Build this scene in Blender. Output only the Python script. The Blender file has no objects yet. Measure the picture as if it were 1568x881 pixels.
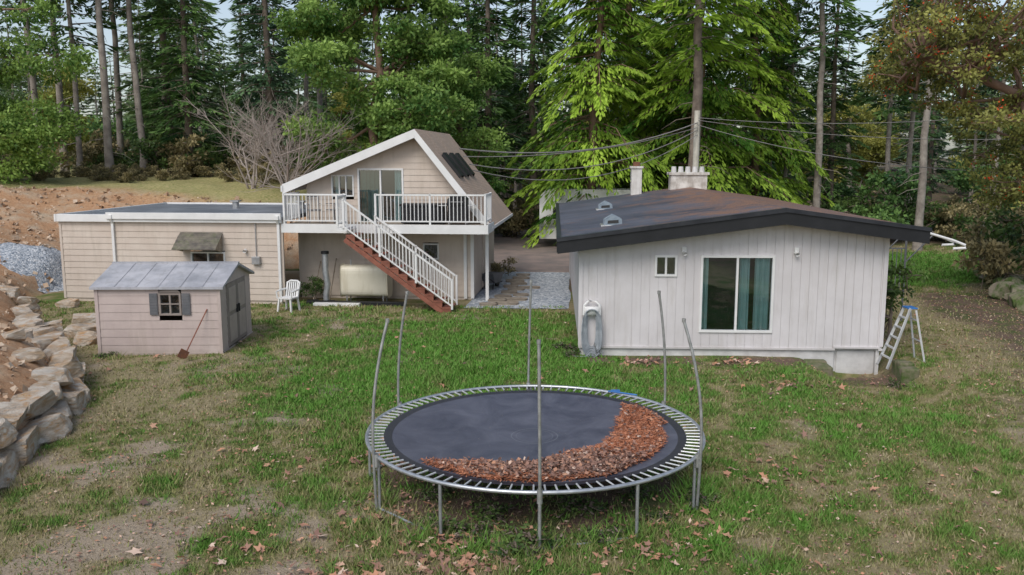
import bpy, math, random
import numpy as np
from mathutils import Vector, Matrix
R=random.Random(7); rng=np.random.default_rng(11)
scn=bpy.context.scene
COL=scn.collection
# ------------------------------------------------------------------ materials
def new_mat(name):
    m=bpy.data.materials.new(name); m.use_nodes=True
    nt=m.node_tree; b=nt.nodes['Principled BSDF']; return m,nt,b
def N(nt,t,**k):
    n=nt.nodes.new(t)
    for a,v in k.items(): setattr(n,a,v)
    return n
def ramp(nt,stops):
    r=nt.nodes.new('ShaderNodeValToRGB'); cr=r.color_ramp
    while len(cr.elements)<len(stops): cr.elements.new(0.5)
    for e,(p,c) in zip(cr.elements,stops): e.position=p; e.color=(c[0],c[1],c[2],1)
    return r
def mix(nt,fac,a,b,mode='MIX'):
    m=nt.nodes.new('ShaderNodeMix'); m.data_type='RGBA'; m.blend_type=mode
    for s,v in ((0,fac),(6,a),(7,b)):
        if hasattr(v,'links') or isinstance(v,bpy.types.NodeSocket): nt.links.new(v,m.inputs[s])
        else: m.inputs[s].default_value = v if s==0 else (v[0],v[1],v[2],1)
    return m.outputs[2]
def noise(nt,scale,detail=4,rough=.6,vec=None,dist=0):
    n=nt.nodes.new('ShaderNodeTexNoise'); n.inputs['Scale'].default_value=scale; n.inputs['Detail'].default_value=detail
    n.inputs['Roughness'].default_value=rough; n.inputs['Distortion'].default_value=dist
    if vec is not None: nt.links.new(vec,n.inputs['Vector'])
    return n.outputs[0]
def maprange(nt,v,a,b,c=0,d=1):
    m=nt.nodes.new('ShaderNodeMapRange'); nt.links.new(v,m.inputs[0])
    for i,x in zip((1,2,3,4),(a,b,c,d)): m.inputs[i].default_value=x
    return m.outputs[0]
def math_(nt,op,a,b=None):
    m=nt.nodes.new('ShaderNodeMath'); m.operation=op
    for i,x in enumerate((a,b)):
        if x is None: continue
        if isinstance(x,bpy.types.NodeSocket): nt.links.new(x,m.inputs[i])
        else: m.inputs[i].default_value=x
    return m.outputs[0]
def bump(nt,b,h,strength=.3,dist=.02):
    n=nt.nodes.new('ShaderNodeBump'); n.inputs['Strength'].default_value=strength; n.inputs['Distance'].default_value=dist
    nt.links.new(h,n.inputs['Height']); nt.links.new(n.outputs[0],b.inputs['Normal'])
def gpos(nt):
    g=nt.nodes.new('ShaderNodeNewGeometry'); return g.outputs['Position']
def pmat(name,c1,c2,scale=3,rough=.7,bs=.15,bscale=40,metal=0,dirt=None,dirt_z=None,lo=.35,hi=.65):
    m,nt,b=new_mat(name); P=gpos(nt)
    n=noise(nt,scale,5,.6,P); f=maprange(nt,n,lo,hi)
    c=mix(nt,f,c1,c2)
    if dirt:
        mp=N(nt,'ShaderNodeMapping'); mp.inputs['Scale'].default_value=(1,1,.12); nt.links.new(P,mp.inputs[0])
        n2=noise(nt,6,5,.7,mp.outputs[0]); c=mix(nt,maprange(nt,n2,.5,.8,0,.6),c,dirt)
    if dirt_z:
        s=N(nt,'ShaderNodeSeparateXYZ'); nt.links.new(P,s.inputs[0])
        z=math_(nt,'ADD',s.outputs[2],math_(nt,'MULTIPLY',n,.3))
        c=mix(nt,maprange(nt,z,dirt_z,dirt_z+.35,.75,0),c,(.2,.19,.13))
    nt.links.new(c,b.inputs['Base Color']); b.inputs['Roughness'].default_value=rough; b.inputs['Metallic'].default_value=metal
    if bs>0: bump(nt,b,noise(nt,bscale,3,.6,P),bs,.01)
    return m
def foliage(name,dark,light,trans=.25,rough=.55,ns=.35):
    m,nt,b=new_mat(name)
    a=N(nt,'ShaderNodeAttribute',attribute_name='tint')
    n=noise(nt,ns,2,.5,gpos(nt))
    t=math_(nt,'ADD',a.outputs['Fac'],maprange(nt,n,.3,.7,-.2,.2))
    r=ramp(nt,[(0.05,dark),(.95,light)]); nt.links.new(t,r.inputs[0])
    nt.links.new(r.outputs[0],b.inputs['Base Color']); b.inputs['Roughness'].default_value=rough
    b.inputs['Specular IOR Level'].default_value=.3
    if trans>0:
        tr=N(nt,'ShaderNodeBsdfTranslucent'); nt.links.new(r.outputs[0],tr.inputs[0])
        mx=N(nt,'ShaderNodeMixShader'); mx.inputs[0].default_value=trans
        nt.links.new(b.outputs[0],mx.inputs[1]); nt.links.new(tr.outputs[0],mx.inputs[2])
        nt.links.new(mx.outputs[0],nt.nodes['Material Output'].inputs[0])
    return m
def tintmat(name,stops,rough=.8):
    m,nt,b=new_mat(name); a=N(nt,'ShaderNodeAttribute',attribute_name='tint')
    r=ramp(nt,stops); nt.links.new(a.outputs['Fac'],r.inputs[0]); nt.links.new(r.outputs[0],b.inputs['Base Color'])
    b.inputs['Roughness'].default_value=rough; b.inputs['Specular IOR Level'].default_value=.2; return m

M_white=pmat('white_paint',(.70,.70,.69),(.78,.78,.77),2,.5,.05)
M_vwhite=pmat('white_siding',(.585,.56,.565),(.68,.655,.665),.8,.65,.08,30,dirt=(.46,.43,.40),dirt_z=.1)
M_found=pmat('white_foundation',(.50,.49,.48),(.66,.65,.64),3,.85,.3,25,dirt_z=-.5)
M_cream=pmat('cream_siding',(.54,.455,.385),(.62,.54,.465),1,.6,.08,30,dirt=(.40,.34,.27))
M_beige=pmat('shed_plastic',(.47,.385,.36),(.55,.46,.425),1.5,.55,.1,60,dirt=(.34,.28,.23),dirt_z=-.05)
M_shedroof=pmat('shed_roof',(.30,.31,.34),(.50,.50,.53),1.5,.5,.1,50,dirt=(.2,.2,.19))
M_taupe=pmat('taupe_plastic',(.24,.20,.18),(.30,.26,.23),3,.6,.1)
M_shutter=pmat('grey_shutter',(.10,.11,.12),(.15,.15,.16),3,.6,.05)
M_black=pmat('black_fascia',(.006,.007,.009),(.013,.014,.017),2,.55,.05)
M_dark=pmat('dark_interior',(.03,.03,.03),(.05,.05,.05),2,.9,0)
M_galv=pmat('galvanised_steel',(.42,.45,.48),(.6,.62,.64),8,.38,.1,metal=.7)
M_pole=pmat('weathered_steel',(.28,.29,.28),(.45,.46,.45),9,.5,.1,metal=.5,dirt=(.2,.2,.12))
M_metal=pmat('grey_metal',(.35,.36,.37),(.5,.5,.5),5,.4,.05,metal=.6)
M_alu=pmat('aluminium_ladder',(.55,.56,.57),(.68,.69,.70),5,.4,.05,metal=.3)
M_shingle,nt,b=new_mat('brown_shingles')
P=gpos(nt); v=N(nt,'ShaderNodeTexBrick'); v.inputs['Scale'].default_value=4; v.inputs['Mortar Size'].default_value=.02
tc=N(nt,'ShaderNodeTexCoord'); nt.links.new(tc.outputs['UV'],v.inputs[0])
v.inputs['Color1'].default_value=(.46,.34,.25,1); v.inputs['Color2'].default_value=(.58,.44,.34,1); v.inputs['Mortar'].default_value=(.24,.17,.13,1)
c=mix(nt,maprange(nt,noise(nt,1.5,5,.6,P),.4,.7),v.outputs[0],(.38,.3,.24)); nt.links.new(c,b.inputs['Base Color']); b.inputs['Roughness'].default_value=.9
M_stairs=pmat('red_brown_wood',(.2,.07,.045),(.3,.11,.07),6,.7,.15)
M_glass,nt,b=new_mat('window_glass')
gl=N(nt,'ShaderNodeBsdfGlossy'); gl.inputs['Roughness'].default_value=.02; gl.inputs[0].default_value=(.8,.9,.95,1)
tr=N(nt,'ShaderNodeBsdfTransparent'); tr.inputs[0].default_value=(.75,.85,.85,1)
lw=N(nt,'ShaderNodeLayerWeight'); lw.inputs[0].default_value=.35
mx=N(nt,'ShaderNodeMixShader'); nt.links.new(maprange(nt,lw.outputs[0],0,1,.18,.9),mx.inputs[0]); nt.links.new(tr.outputs[0],mx.inputs[1]); nt.links.new(gl.outputs[0],mx.inputs[2])
nt.links.new(mx.outputs[0],nt.nodes['Material Output'].inputs[0])
M_curtain=pmat('teal_curtain',(.42,.58,.58),(.52,.68,.68),2,.9,.05)
M_gcurt=pmat('green_curtain',(.06,.14,.12),(.1,.2,.17),2,.9,.05)
M_tank=pmat('cream_tank',(.66,.62,.5),(.72,.68,.56),2,.4,.04,dirt=(.4,.33,.2))
M_hose=pmat('grey_hose',(.24,.27,.3),(.38,.41,.44),5,.5,.05)
M_moss=pmat('mossy_block',(.06,.1,.02),(.2,.17,.12),5,.95,.6,20)
M_blue=pmat('blue_plastic',(.03,.15,.45),(.05,.2,.5),4,.5,0)
M_rust=pmat('rusty_metal',(.2,.08,.04),(.12,.06,.04),9,.8,.2)
M_wood=pmat('weathered_wood',(.22,.18,.14),(.34,.29,.23),6,.8,.3)
M_bark=pmat('bark',(.13,.10,.08),(.26,.21,.17),3,.95,.8,9)
M_barkg=pmat('grey_bark',(.2,.17,.15),(.36,.32,.28),2.5,.95,.8,9)
M_barkr=pmat('red_bark',(.18,.11,.075),(.28,.18,.13),2.5,.8,.5,9)
M_bare=pmat('bare_twigs',(.32,.27,.24),(.46,.4,.36),2,.9,0)
M_wire=pmat('wire_insulation',(.2,.19,.18),(.26,.25,.24),2,.7,0)
M_fir=foliage('fir_needles',(.03,.085,.03),(.21,.36,.10),.25)
M_fir2=foliage('fir_needles_blue',(.04,.088,.05),(.18,.31,.14),.25)
M_far=foliage('far_needles_hazed',(.07,.125,.06),(.28,.39,.16),.25)  # paler than the near needles: distance haze painted into the colour
M_cedar=foliage('cedar_fronds',(.05,.14,.015),(.46,.66,.085),.35)
M_broad=foliage('broad_leaves',(.06,.15,.03),(.42,.60,.15),.35)
M_arb=foliage('arbutus_leaves',(.10,.12,.035),(.50,.50,.14),.35)
M_yel=foliage('yellow_leaves',(.14,.17,.035),(.5,.48,.12),.35)
M_shrub=foliage('shrub_leaves',(.022,.055,.017),(.14,.22,.055),.2)
M_brush=foliage('dry_brush',(.11,.105,.05),(.44,.36,.18),.2)
M_berry=tintmat('red_berries',[(0,(.5,.05,.02)),(1,(.8,.14,.04))],.4)
M_leaf=tintmat('fallen_leaf',[(0,(.13,.085,.07)),(.4,(.31,.18,.14)),(.75,(.54,.28,.17)),(1,(.68,.52,.42))],.8)
M_needle=tintmat('orange_needles',[(0,(.30,.11,.06)),(1,(.68,.30,.17))],.8)
M_grass=tintmat('grass_blades',[(0,(.38,.32,.2)),(.25,(.26,.25,.10)),(.55,(.155,.225,.06)),(1,(.125,.29,.045))],.6)

# ------------------------------------------------------------------ mesh helpers
def empty(name,loc=(0,0,0),rz=0):
    e=bpy.data.objects.new(name,None); e.location=loc; e.rotation_euler=(0,0,math.radians(rz)); COL.objects.link(e); return e
class MB:
    def __init__(s): s.v=[];s.f=[];s.m=[];s.T=None
    def quad(s,*p,m=0):
        i=len(s.v)
        for q in p: s.v.append(s.T(*q) if s.T else tuple(q))
        s.f.append(tuple(range(i,i+len(p)))); s.m.append(m)
    def box(s,x0,x1,y0,y1,z0,z1,m=0):
        i=len(s.v)
        for q in ((x0,y0,z0),(x1,y0,z0),(x1,y1,z0),(x0,y1,z0),(x0,y0,z1),(x1,y0,z1),(x1,y1,z1),(x0,y1,z1)):
            s.v.append(s.T(*q) if s.T else q)
        for f in ((0,3,2,1),(4,5,6,7),(0,1,5,4),(1,2,6,5),(2,3,7,6),(3,0,4,7)):
            s.f.append(tuple(i+k for k in f)); s.m.append(m)
    def prism(s,prof,y0,y1,m=0):
        i=len(s.v);n=len(prof)
        for y in (y0,y1):
            for (x,z) in prof: s.v.append(s.T(x,y,z) if s.T else (x,y,z))
        for k in range(n):
            a=k;b=(k+1)%n; s.f.append((i+a,i+b,i+n+b,i+n+a)); s.m.append(m)
        s.f.append(tuple(i+k for k in range(n)));s.m.append(m)
        s.f.append(tuple(i+n+k for k in reversed(range(n))));s.m.append(m)
    def beam(s,a,b,w,h,m=0):
        a=Vector(a);b=Vector(b);d=(b-a).normalized();u=Vector((0,0,1))
        if abs(d.z)>.98: u=Vector((0,1,0))
        sd=d.cross(u).normalized()*w/2; up=sd.cross(d).normalized()*h/2
        i=len(s.v)
        for p in (a,b):
            for q in (p-sd-up,p+sd-up,p+sd+up,p-sd+up): s.v.append(tuple(q))
        for f in ((0,1,2,3),(7,6,5,4),(0,4,5,1),(1,5,6,2),(2,6,7,3),(3,7,4,0)): s.f.append(tuple(i+k for k in f)); s.m.append(m)
    def tube(s,pts,r,n=8,m=0,closed=False):
        V,F=tube_np(pts,r,n,closed); i=len(s.v)
        s.v+= [tuple(x) for x in V]; s.f+=[tuple(int(k)+i for k in f) for f in F]; s.m+=[m]*len(F)
    def obj(s,name,parent,mats,smooth=False,bev=0,tint=None):
        me=bpy.data.meshes.new(name); me.from_pydata(s.v,[],s.f)
        for mt in mats: me.materials.append(mt)
        me.polygons.foreach_set('material_index',s.m)
        if smooth: me.polygons.foreach_set('use_smooth',[True]*len(s.f))
        me.update(); o=bpy.data.objects.new(name,me); COL.objects.link(o)
        if parent: o.parent=parent
        if bev:
            md=o.modifiers.new('bev','BEVEL'); md.width=bev; md.segments=2; md.limit_method='ANGLE'
        return o
def tube_np(pts,r,n=6,closed=False):
    P=np.array(pts,float); m=len(P)
    r=np.full(m,r) if np.isscalar(r) else np.array(r,float)
    if closed: d=np.roll(P,-1,0)-np.roll(P,1,0)
    else: d=np.gradient(P,axis=0)
    d/=np.linalg.norm(d,axis=1)[:,None]+1e-9
    ref=np.where(np.abs(d[:,2:3])>.9,np.array([[1.,0,0]]),np.array([[0,0,1.]]))
    if not closed and np.abs(d[:,2]).mean()>.6: ref=np.tile([[1.,0,0]],(m,1))
    a=np.cross(d,ref); a/=np.linalg.norm(a,axis=1)[:,None]+1e-9; b=np.cross(d,a)
    t=np.arange(n)/n*2*np.pi
    V=P[:,None,:]+r[:,None,None]*(a[:,None,:]*np.cos(t)[None,:,None]+b[:,None,:]*np.sin(t)[None,:,None])
    V=V.reshape(-1,3); F=[]
    for i in range(m if closed else m-1):
        j=(i+1)%m
        for k in range(n):
            l=(k+1)%n; F.append((i*n+k,i*n+l,j*n+l,j*n+k))
    return V,np.array(F)
def np_mesh(name,V,F,mi=None,tint=None,mats=(),smooth=False):
    me=bpy.data.meshes.new(name); V=np.asarray(V,np.float32); F=np.asarray(F,np.int32); k=F.shape[1]
    me.vertices.add(len(V)); me.vertices.foreach_set('co',V.ravel())
    me.loops.add(F.size); me.loops.foreach_set('vertex_index',F.ravel())
    me.polygons.add(len(F)); me.polygons.foreach_set('loop_start',np.arange(0,F.size,k,dtype=np.int32))
    try: me.polygons.foreach_set('loop_total',np.full(len(F),k,np.int32))
    except Exception: pass
    for m in mats: me.materials.append(m)
    if mi is not None: me.polygons.foreach_set('material_index',np.asarray(mi,np.int32))
    if smooth: me.polygons.foreach_set('use_smooth',np.ones(len(F),bool))
    if tint is not None:
        a=me.attributes.new('tint','FLOAT','POINT'); a.data.foreach_set('value',np.asarray(tint,np.float32))
    me.update(); me.validate(); return me
def add(name,me,parent=None,loc=(0,0,0),rz=0,sc=1):
    o=bpy.data.objects.new(name,me); COL.objects.link(o); o.location=loc; o.rotation_euler=(0,0,rz)
    o.scale=(sc,sc,sc) if np.isscalar(sc) else sc
    if parent: o.parent=parent
    return o
class NM:   # numpy quad accumulator
    def __init__(s): s.V=[];s.F=[];s.M=[];s.T=[];s.n=0
    def put(s,V,F,m,t):
        s.V.append(V); s.F.append(np.asarray(F)+s.n); s.M.append(np.full(len(F),m)); s.T.append(np.full(len(V),t) if np.isscalar(t) else t); s.n+=len(V)
    def tube(s,p,r,n=6,m=0): V,F=tube_np(p,r,n); s.put(V,F,m,.5)
    def leaves(s,C,D,L,W,m,t,flat=None):
        n=len(C); D=D/(np.linalg.norm(D,axis=1)[:,None]+1e-9)
        rv=rng.normal(size=(n,3)) if flat is None else flat
        S=np.cross(D,rv); S/=np.linalg.norm(S,axis=1)[:,None]+1e-9
        L=np.broadcast_to(np.asarray(L,float),(n,))[:,None]; W=np.broadcast_to(np.asarray(W,float),(n,))[:,None]
        V=np.stack([C,C+D*L*.5+S*W,C+D*L,C+D*L*.5-S*W],1).reshape(-1,3)
        F=np.arange(4*n).reshape(n,4); s.put(V,F,m,np.repeat(np.broadcast_to(np.asarray(t,float),(n,)),4))
    def mesh(s,name,mats): return np_mesh(name,np.concatenate(s.V),np.concatenate(s.F),np.concatenate(s.M),np.concatenate(s.T),mats)

# ------------------------------------------------------------------ value noise & terrain
_g=rng.random((256,256))
def vnoise(x,y,s):
    x=np.asarray(x,float)*s+50; y=np.asarray(y,float)*s+70
    i=np.floor(x).astype(int);j=np.floor(y).astype(int);u=x-i;v=y-j;u=u*u*(3-2*u);v=v*v*(3-2*v)
    g=lambda a,b:_g[a%256,b%256]
    return g(i,j)*(1-u)*(1-v)+g(i+1,j)*u*(1-v)+g(i,j+1)*(1-u)*v+g(i+1,j+1)*u*v
def fbm(x,y,s): return (vnoise(x,y,s)+.5*vnoise(x,y,2.1*s)+.25*vnoise(x,y,4.3*s)+.12*vnoise(x,y,9.1*s))/1.87
def sst(a,b,x): t=np.clip((x-a)/(b-a),0,1); return t*t*(3-2*t)
CUR=[(-6.6,4),(-7.3,10),(-7.7,13),(-8.4,16),(-9.6,18.3),(-11.5,20.6),(-13.6,24),(-16.2,28.2),(-16.4,35.8),(-7,37),(-4.2,42),(-3.6,60),(-3,400)]
POLY=CUR+[(-500,400),(-500,4)]
def inside(x,y):
    c=np.zeros(x.shape,bool); n=len(POLY)
    for i in range(n):
        x1,y1=POLY[i];x2,y2=POLY[(i+1)%n]
        if y1==y2: continue
        k=((y1>y)!=(y2>y))&(x<(x2-x1)*(y-y1)/(y2-y1)+x1); c^=k
    return c
def bdist(x,y):
    d=np.full(x.shape,1e9)
    for (x1,y1),(x2,y2) in zip(CUR[:-1],CUR[1:]):
        dx,dy=x2-x1,y2-y1; t=np.clip(((x-x1)*dx+(y-y1)*dy)/(dx*dx+dy*dy),0,1)
        d=np.minimum(d,np.hypot(x-x1-t*dx,y-y1-t*dy))
    return np.where(inside(x,y),d,-d)
def terr(x,y):
    x=np.atleast_1d(np.asarray(x,float)); y=np.atleast_1d(np.asarray(y,float))
    d=bdist(x,y); z=np.where(d>0,.35*sst(0,.5,d)+(2.8+.5*sst(34,40,y))*(1-np.exp(-np.maximum(d,0)/(5-2.2*sst(34,38,y)))),0)
    rough=np.where(d>0,.5,.09)*sst(0,1,np.abs(d)+.4)
    flat=1-sst(-3,-1.5,x)*(1-sst(9,11,x))*sst(25.5,27,y)
    flat=np.where(d>0,1,flat)
    z=z+rough*(fbm(x,y,.45)-.5)*flat
    z=z-.46*np.exp(-((x-8.05)/1.0)**4)*sst(14.5,18.0,y)*sst(20.8,19.9,y)
    z=z+1.1*sst(15.5,20,x)*(1-sst(30,36,y))*sst(16,24,y)
    z=z+2.5*sst(60,160,y)*(d<=0)
    return z
def T1(x,y): return float(terr(x,y)[0])

xs=np.concatenate([-np.geomspace(600,31,26),np.arange(-30,-18,.4),np.arange(-18,18,.16),np.arange(18,30,.4),np.geomspace(31,600,26)])
ys=np.concatenate([np.linspace(-30,4,10),np.arange(4.3,30,.16),np.arange(30,62,.35),np.geomspace(63,900,30)])
X,Y=np.meshgrid(xs,ys); x=X.ravel();y=Y.ravel(); z=terr(x,y)
nx,ny=len(xs),len(ys); ii=np.arange(nx*ny).reshape(ny,nx)
F=np.stack([ii[:-1,:-1],ii[:-1,1:],ii[1:,1:],ii[1:,:-1]],-1).reshape(-1,4)
D=bdist(x,y)
def lush(x,y):
    a=1.0*np.exp(-(((x+1.0)/5.6)**2)**1.3-(((y-19.5)/7.0)**2)**1.3)
    b=.38*np.exp(-(((x-1)/8)**2)-(((y-14)/6)**2))+.19
    c=.9*sst(30,32,y)*sst(11.5,13,x)*(1-sst(42,44,y))
    l=np.maximum(np.maximum(a,b),c)
    l=l+.7*(fbm(x,y,.45)-.5)+1.3*(fbm(x+30,y,1.6)-.5)+.9*(vnoise(x+3,y+9,5.5)-.5)
    l=l-.3*sst(6,11,x)*(y<30)-.25*sst(-4,-8,x)*(y<24)
    return np.clip(l,0,1)
def dirtm(x,y):
    w=sst(0.2,-5.0,x)*sst(12.6,8.8,y)*.85 + .42*sst(-3.5,-7.5,x)*sst(21,12,y)
    w=w+1.5*(fbm(x+9,y+3,.5)-.5)*sst(3,-2,x)+.9*(fbm(x,y+8,1.9)-.5)
    p=.5*np.exp(-((x+5.2)/1.2)**2-((y-24.6)/.9)**2)+.5*sst(.64,.78,fbm(x+40,y,.8))
    return np.clip(sst(.38,.85,w)*.95+p,0,1)
def tramp_shade(x,y): return sst(2.55,2.0,np.hypot(x-.33,y-12.4))
def litter_shade(x,y):
    l=sst(-.5,2.5,x-9.5-.25*(y-17)+1.5*(fbm(x,y,.5)-.5)*2)*(1-sst(29,31,y))*.85
    l=np.maximum(l,sst(44,50,y)); l=np.maximum(l,(y>30)*(x>-3)*(x<11.5)*1.)
    l=np.maximum(l,.85*np.exp(-(((y-19.85+.05*(x-1.6))/.6)**2))*(x>1.8)*(x<9)*(fbm(x,y,.9)>.4))
    l=np.maximum(l,tramp_shade(x,y)*(.6+.5*fbm(x,y,1.1)))  # litter tone under the trampoline also paints its shade into the ground
    return np.clip(l,0,1)
me=np_mesh('ground',np.stack([x,y,z],1),F,smooth=True)
for nm,val in (('lush',lush(x,y)),('dirt',dirtm(x,y)*(D<0)),('bank',sst(-.25,.15,D+.5*(fbm(x,y,1.2)-.5))*(1-.93*sst(.35,.6,fbm(x,y,.35)*.5+.5*sst(37.5,43,y))*sst(36,41,y))),('litter_shade',litter_shade(x,y)*(D<0)),('top',sst(0,1,D))):
    a=me.attributes.new(nm,'FLOAT','POINT'); a.data.foreach_set('value',val.astype(np.float32))
M_ground,nt,b=new_mat('ground'); P=gpos(nt)
A=lambda s:N(nt,'ShaderNodeAttribute',attribute_name=s).outputs['Fac']
n1=noise(nt,9,6,.7,P); n2=noise(nt,1.3,4,.6,P); n3=noise(nt,40,4,.7,P)
gr=ramp(nt,[(0,(.31,.26,.155)),(.3,(.21,.20,.085)),(.6,(.115,.16,.045)),(1,(.08,.175,.025))])
nt.links.new(math_(nt,'ADD',A('lush'),maprange(nt,n1,.3,.7,-.25,.25)),gr.inputs[0])
soil=mix(nt,maprange(nt,n3,.3,.7),(.26,.20,.14),(.50,.42,.32))
c=mix(nt,maprange(nt,math_(nt,'ADD',A('dirt'),maprange(nt,n1,.3,.7,-.35,.35)),.25,.8),gr.outputs[0],soil)
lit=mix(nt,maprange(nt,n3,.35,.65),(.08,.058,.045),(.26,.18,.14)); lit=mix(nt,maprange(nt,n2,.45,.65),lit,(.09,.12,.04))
c=mix(nt,maprange(nt,math_(nt,'ADD',A('litter_shade'),maprange(nt,n1,.3,.7,-.25,.25)),.3,.7),c,lit)
bd=mix(nt,maprange(nt,n1,.3,.7),(.38,.195,.10),(.58,.38,.235)); bd=mix(nt,maprange(nt,n2,.45,.7),bd,(.52,.42,.31)); bd=mix(nt,maprange(nt,n3,.5,.75),bd,(.27,.15,.085))
dry=mix(nt,maprange(nt,n1,.35,.65),(.2,.24,.07),(.5,.42,.22))
c=mix(nt,A('top'),c,dry)
c=mix(nt,A('bank'),c,bd)
nt.links.new(c,b.inputs['Base Color']); b.inputs['Roughness'].default_value=.95; b.inputs['Specular IOR Level'].default_value=.15
bump(nt,b,math_(nt,'ADD',n1,math_(nt,'MULTIPLY',n3,.4)),.8,.06)
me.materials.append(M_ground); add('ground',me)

# ------------------------------------------------------------------ grass
def in_rect(x,y,o,ang,x0,x1,y0,y1):
    a=math.radians(ang);dx=x-o[0];dy=y-o[1]; s=dx*math.cos(a)+dy*math.sin(a); t=-dx*math.sin(a)+dy*math.cos(a)
    return (s>x0)&(s<x1)&(t>y0)&(t<y1)
HO=(1.6,20.3);HA=-2.8; GO=(-7.3,27.5);GA=-5.6; SO=(-9.9,20.4);SA=1
def blocked(x,y):
    return in_rect(x,y,HO,HA,-.1,7.2,-.12,15)|in_rect(x,y,GO,GA,-7.5,0,0,8)|in_rect(x,y,GO,GA,-.1,6,.3,8)|in_rect(x,y,SO,SA,-.05,3,-.05,2.7)|((x>-1.6)&(x<2.4)&(y>27)&(y<60))|((x>-2)&(x<12)&(y>35))
def grass(nb):
    y=8.2*(46/8.2)**rng.random(nb)**1.0; x=(rng.random(nb)*2-1)*(.62*y+.8)
    d=bdist(x,y); l=lush(x,y); di=dirtm(x,y); li=litter_shade(x,y)
    keep=(d<-.15)&(~blocked(x,y))&(rng.random(nb)>di*.9)&(rng.random(nb)>li*.93)&((y<28)|(x>11)|(y<35)&(x>8))&(rng.random(nb)<.45+.75*l)
    x,y,l,di=x[keep],y[keep],l[keep],di[keep]; n=len(x); z=terr(x,y)
    clump=fbm(x,y,3.0)
    h=(.02+.05*rng.random(n))*(.5+1.0*clump)*(.7+.6*l)*(1+.012*y)
    h=h*(1-.5*np.exp(-((y-19.7)/.7)**2)*(x>1)*(x<9))
    tall=np.exp(-((np.hypot(x-.33,y-12.3)-2.4)/.5)**2)*(fbm(x,y,1.3)>.42)+.5*(fbm(x+5,y,.9)>.66); h=h*(1+2.4*tall*rng.random(n))
    w=.004+.00065*y
    a=rng.random(n)*2*np.pi; b=rng.random(n)*2*np.pi; lean=h*(.3+.8*rng.random(n))
    p0=np.stack([x-w*np.cos(a),y-w*np.sin(a),z-.01],1);p1=np.stack([x+w*np.cos(a),y+w*np.sin(a),z-.01],1)
    p2=np.stack([x+lean*np.cos(b),y+lean*np.sin(b),z+h],1)
    V=np.stack([p0,p1,p2],1).reshape(-1,3)
    t=np.clip(l*.85+.08+rng.normal(0,.2,n),0,1); t=np.repeat(t,3)
    add('grass',np_mesh('grass',V,np.arange(3*n).reshape(n,3),None,t,[M_grass]))
grass(560000)

# ------------------------------------------------------------------ gravel, asphalt, stepping stones
M_gravel,nt,b=new_mat('blue_gravel'); P=gpos(nt)
v=N(nt,'ShaderNodeTexVoronoi'); v.inputs['Scale'].default_value=14; nt.links.new(P,v.inputs[0])
r=ramp(nt,[(0,(.2,.24,.29)),(.5,(.38,.42,.47)),(1,(.62,.64,.66))]); s=N(nt,'ShaderNodeSeparateColor'); nt.links.new(v.outputs['Color'],s.inputs[0]); nt.links.new(s.outputs[0],r.inputs[0]); nt.links.new(r.outputs[0],b.inputs['Base Color']); b.inputs['Roughness'].default_value=.85
bump(nt,b,v.outputs['Distance'],.9,-.04)
M_asph=pmat('old_asphalt',(.2,.17,.16),(.34,.26,.23),.8,.75,.3,60)
def sheet(name,pts,z,mat,jit=.0):
    mb=MB(); P=[]
    for i in range(len(pts)):
        a=pts[i];c=pts[(i+1)%len(pts)]
        for k in range(8):
            t=k/8; P.append((a[0]+(c[0]-a[0])*t+R.uniform(-jit,jit),a[1]+(c[1]-a[1])*t+R.uniform(-jit,jit),z))
    mb.quad(*P); return mb.obj(name,None,[mat])
sheet('gravel_path',[(-1.5,26.8),(1.75,26.6),(2.4,35.2),(-.7,35.4)],.02,M_gravel,.06)
sheet('asphalt_driveway',[(-1.2,35.0),(2.6,34.9),(3.2,40),(9,46),(14,56),(10,62),(-1.5,56),(-2.4,42)],.012,M_asph,.15)
st=empty('stepping_stones')
for i,(sx,sy) in enumerate([(-.75,27.3),(-.15,27.5),(-.5,28.1),(.15,28.3),(-.3,28.9),(.3,29.2),(-.1,29.8),(.15,30.5),(-.05,31.2),(.25,31.9),(.1,32.6),(.35,33.4),(.45,34.3),(.6,30.9)]):
    mb=MB(); w=R.uniform(.27,.4);h=R.uniform(.2,.28)
    P=[(sx+w*math.copysign(abs(math.cos(t))**.6,math.cos(t))*R.uniform(.9,1.08),sy+h*math.copysign(abs(math.sin(t))**.6,math.sin(t))*R.uniform(.9,1.08)) for t in [k*math.pi/6+.2 for k in range(12)]]
    mb.T=lambda a,b_,c:(a,c,b_)
    mb.prism(P,.0,.075); mb.obj('stone_%d'%i,st,[M_wood],bev=.01)

# ------------------------------------------------------------------ siding
def rects_minus(a0,a1,b0,b1,ops):
    cur=[(b0,b1)]
    for (x0,x1,z0,z1) in ops:
        if x0<a1-1e-4 and x1>a0+1e-4:
            nx=[]
            for (p,q) in cur:
                if z1<=p or z0>=q: nx.append((p,q)); continue
                if z0>p: nx.append((p,z0))
                if z1<q: nx.append((z1,q))
            cur=nx
    return cur
def siding_v(mb,x0,x1,zb,zt,ops,pitch=.2,g=.010,dep=.007,m=0):
    br=set([x0,x1]); k=x0
    while k<x1: br.add(k); br.add(min(x1,k+g)); k+=pitch
    for o in ops: br.add(o[0]); br.add(o[1])
    br=sorted(br)
    for a,c in zip(br[:-1],br[1:]):
        if c-a<1e-4: continue
        gr=((a-x0)%pitch)<g-1e-4 and c-a<=g+1e-4; d=dep if gr else 0
        for (p,q) in rects_minus(a,c,zb,1e3,ops):
            za=min(q,zt(a)); zc=min(q,zt(c))
            if za>p: mb.quad((a,d,p),(c,d,p),(c,d,zc),(a,d,za),m=m)
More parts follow.
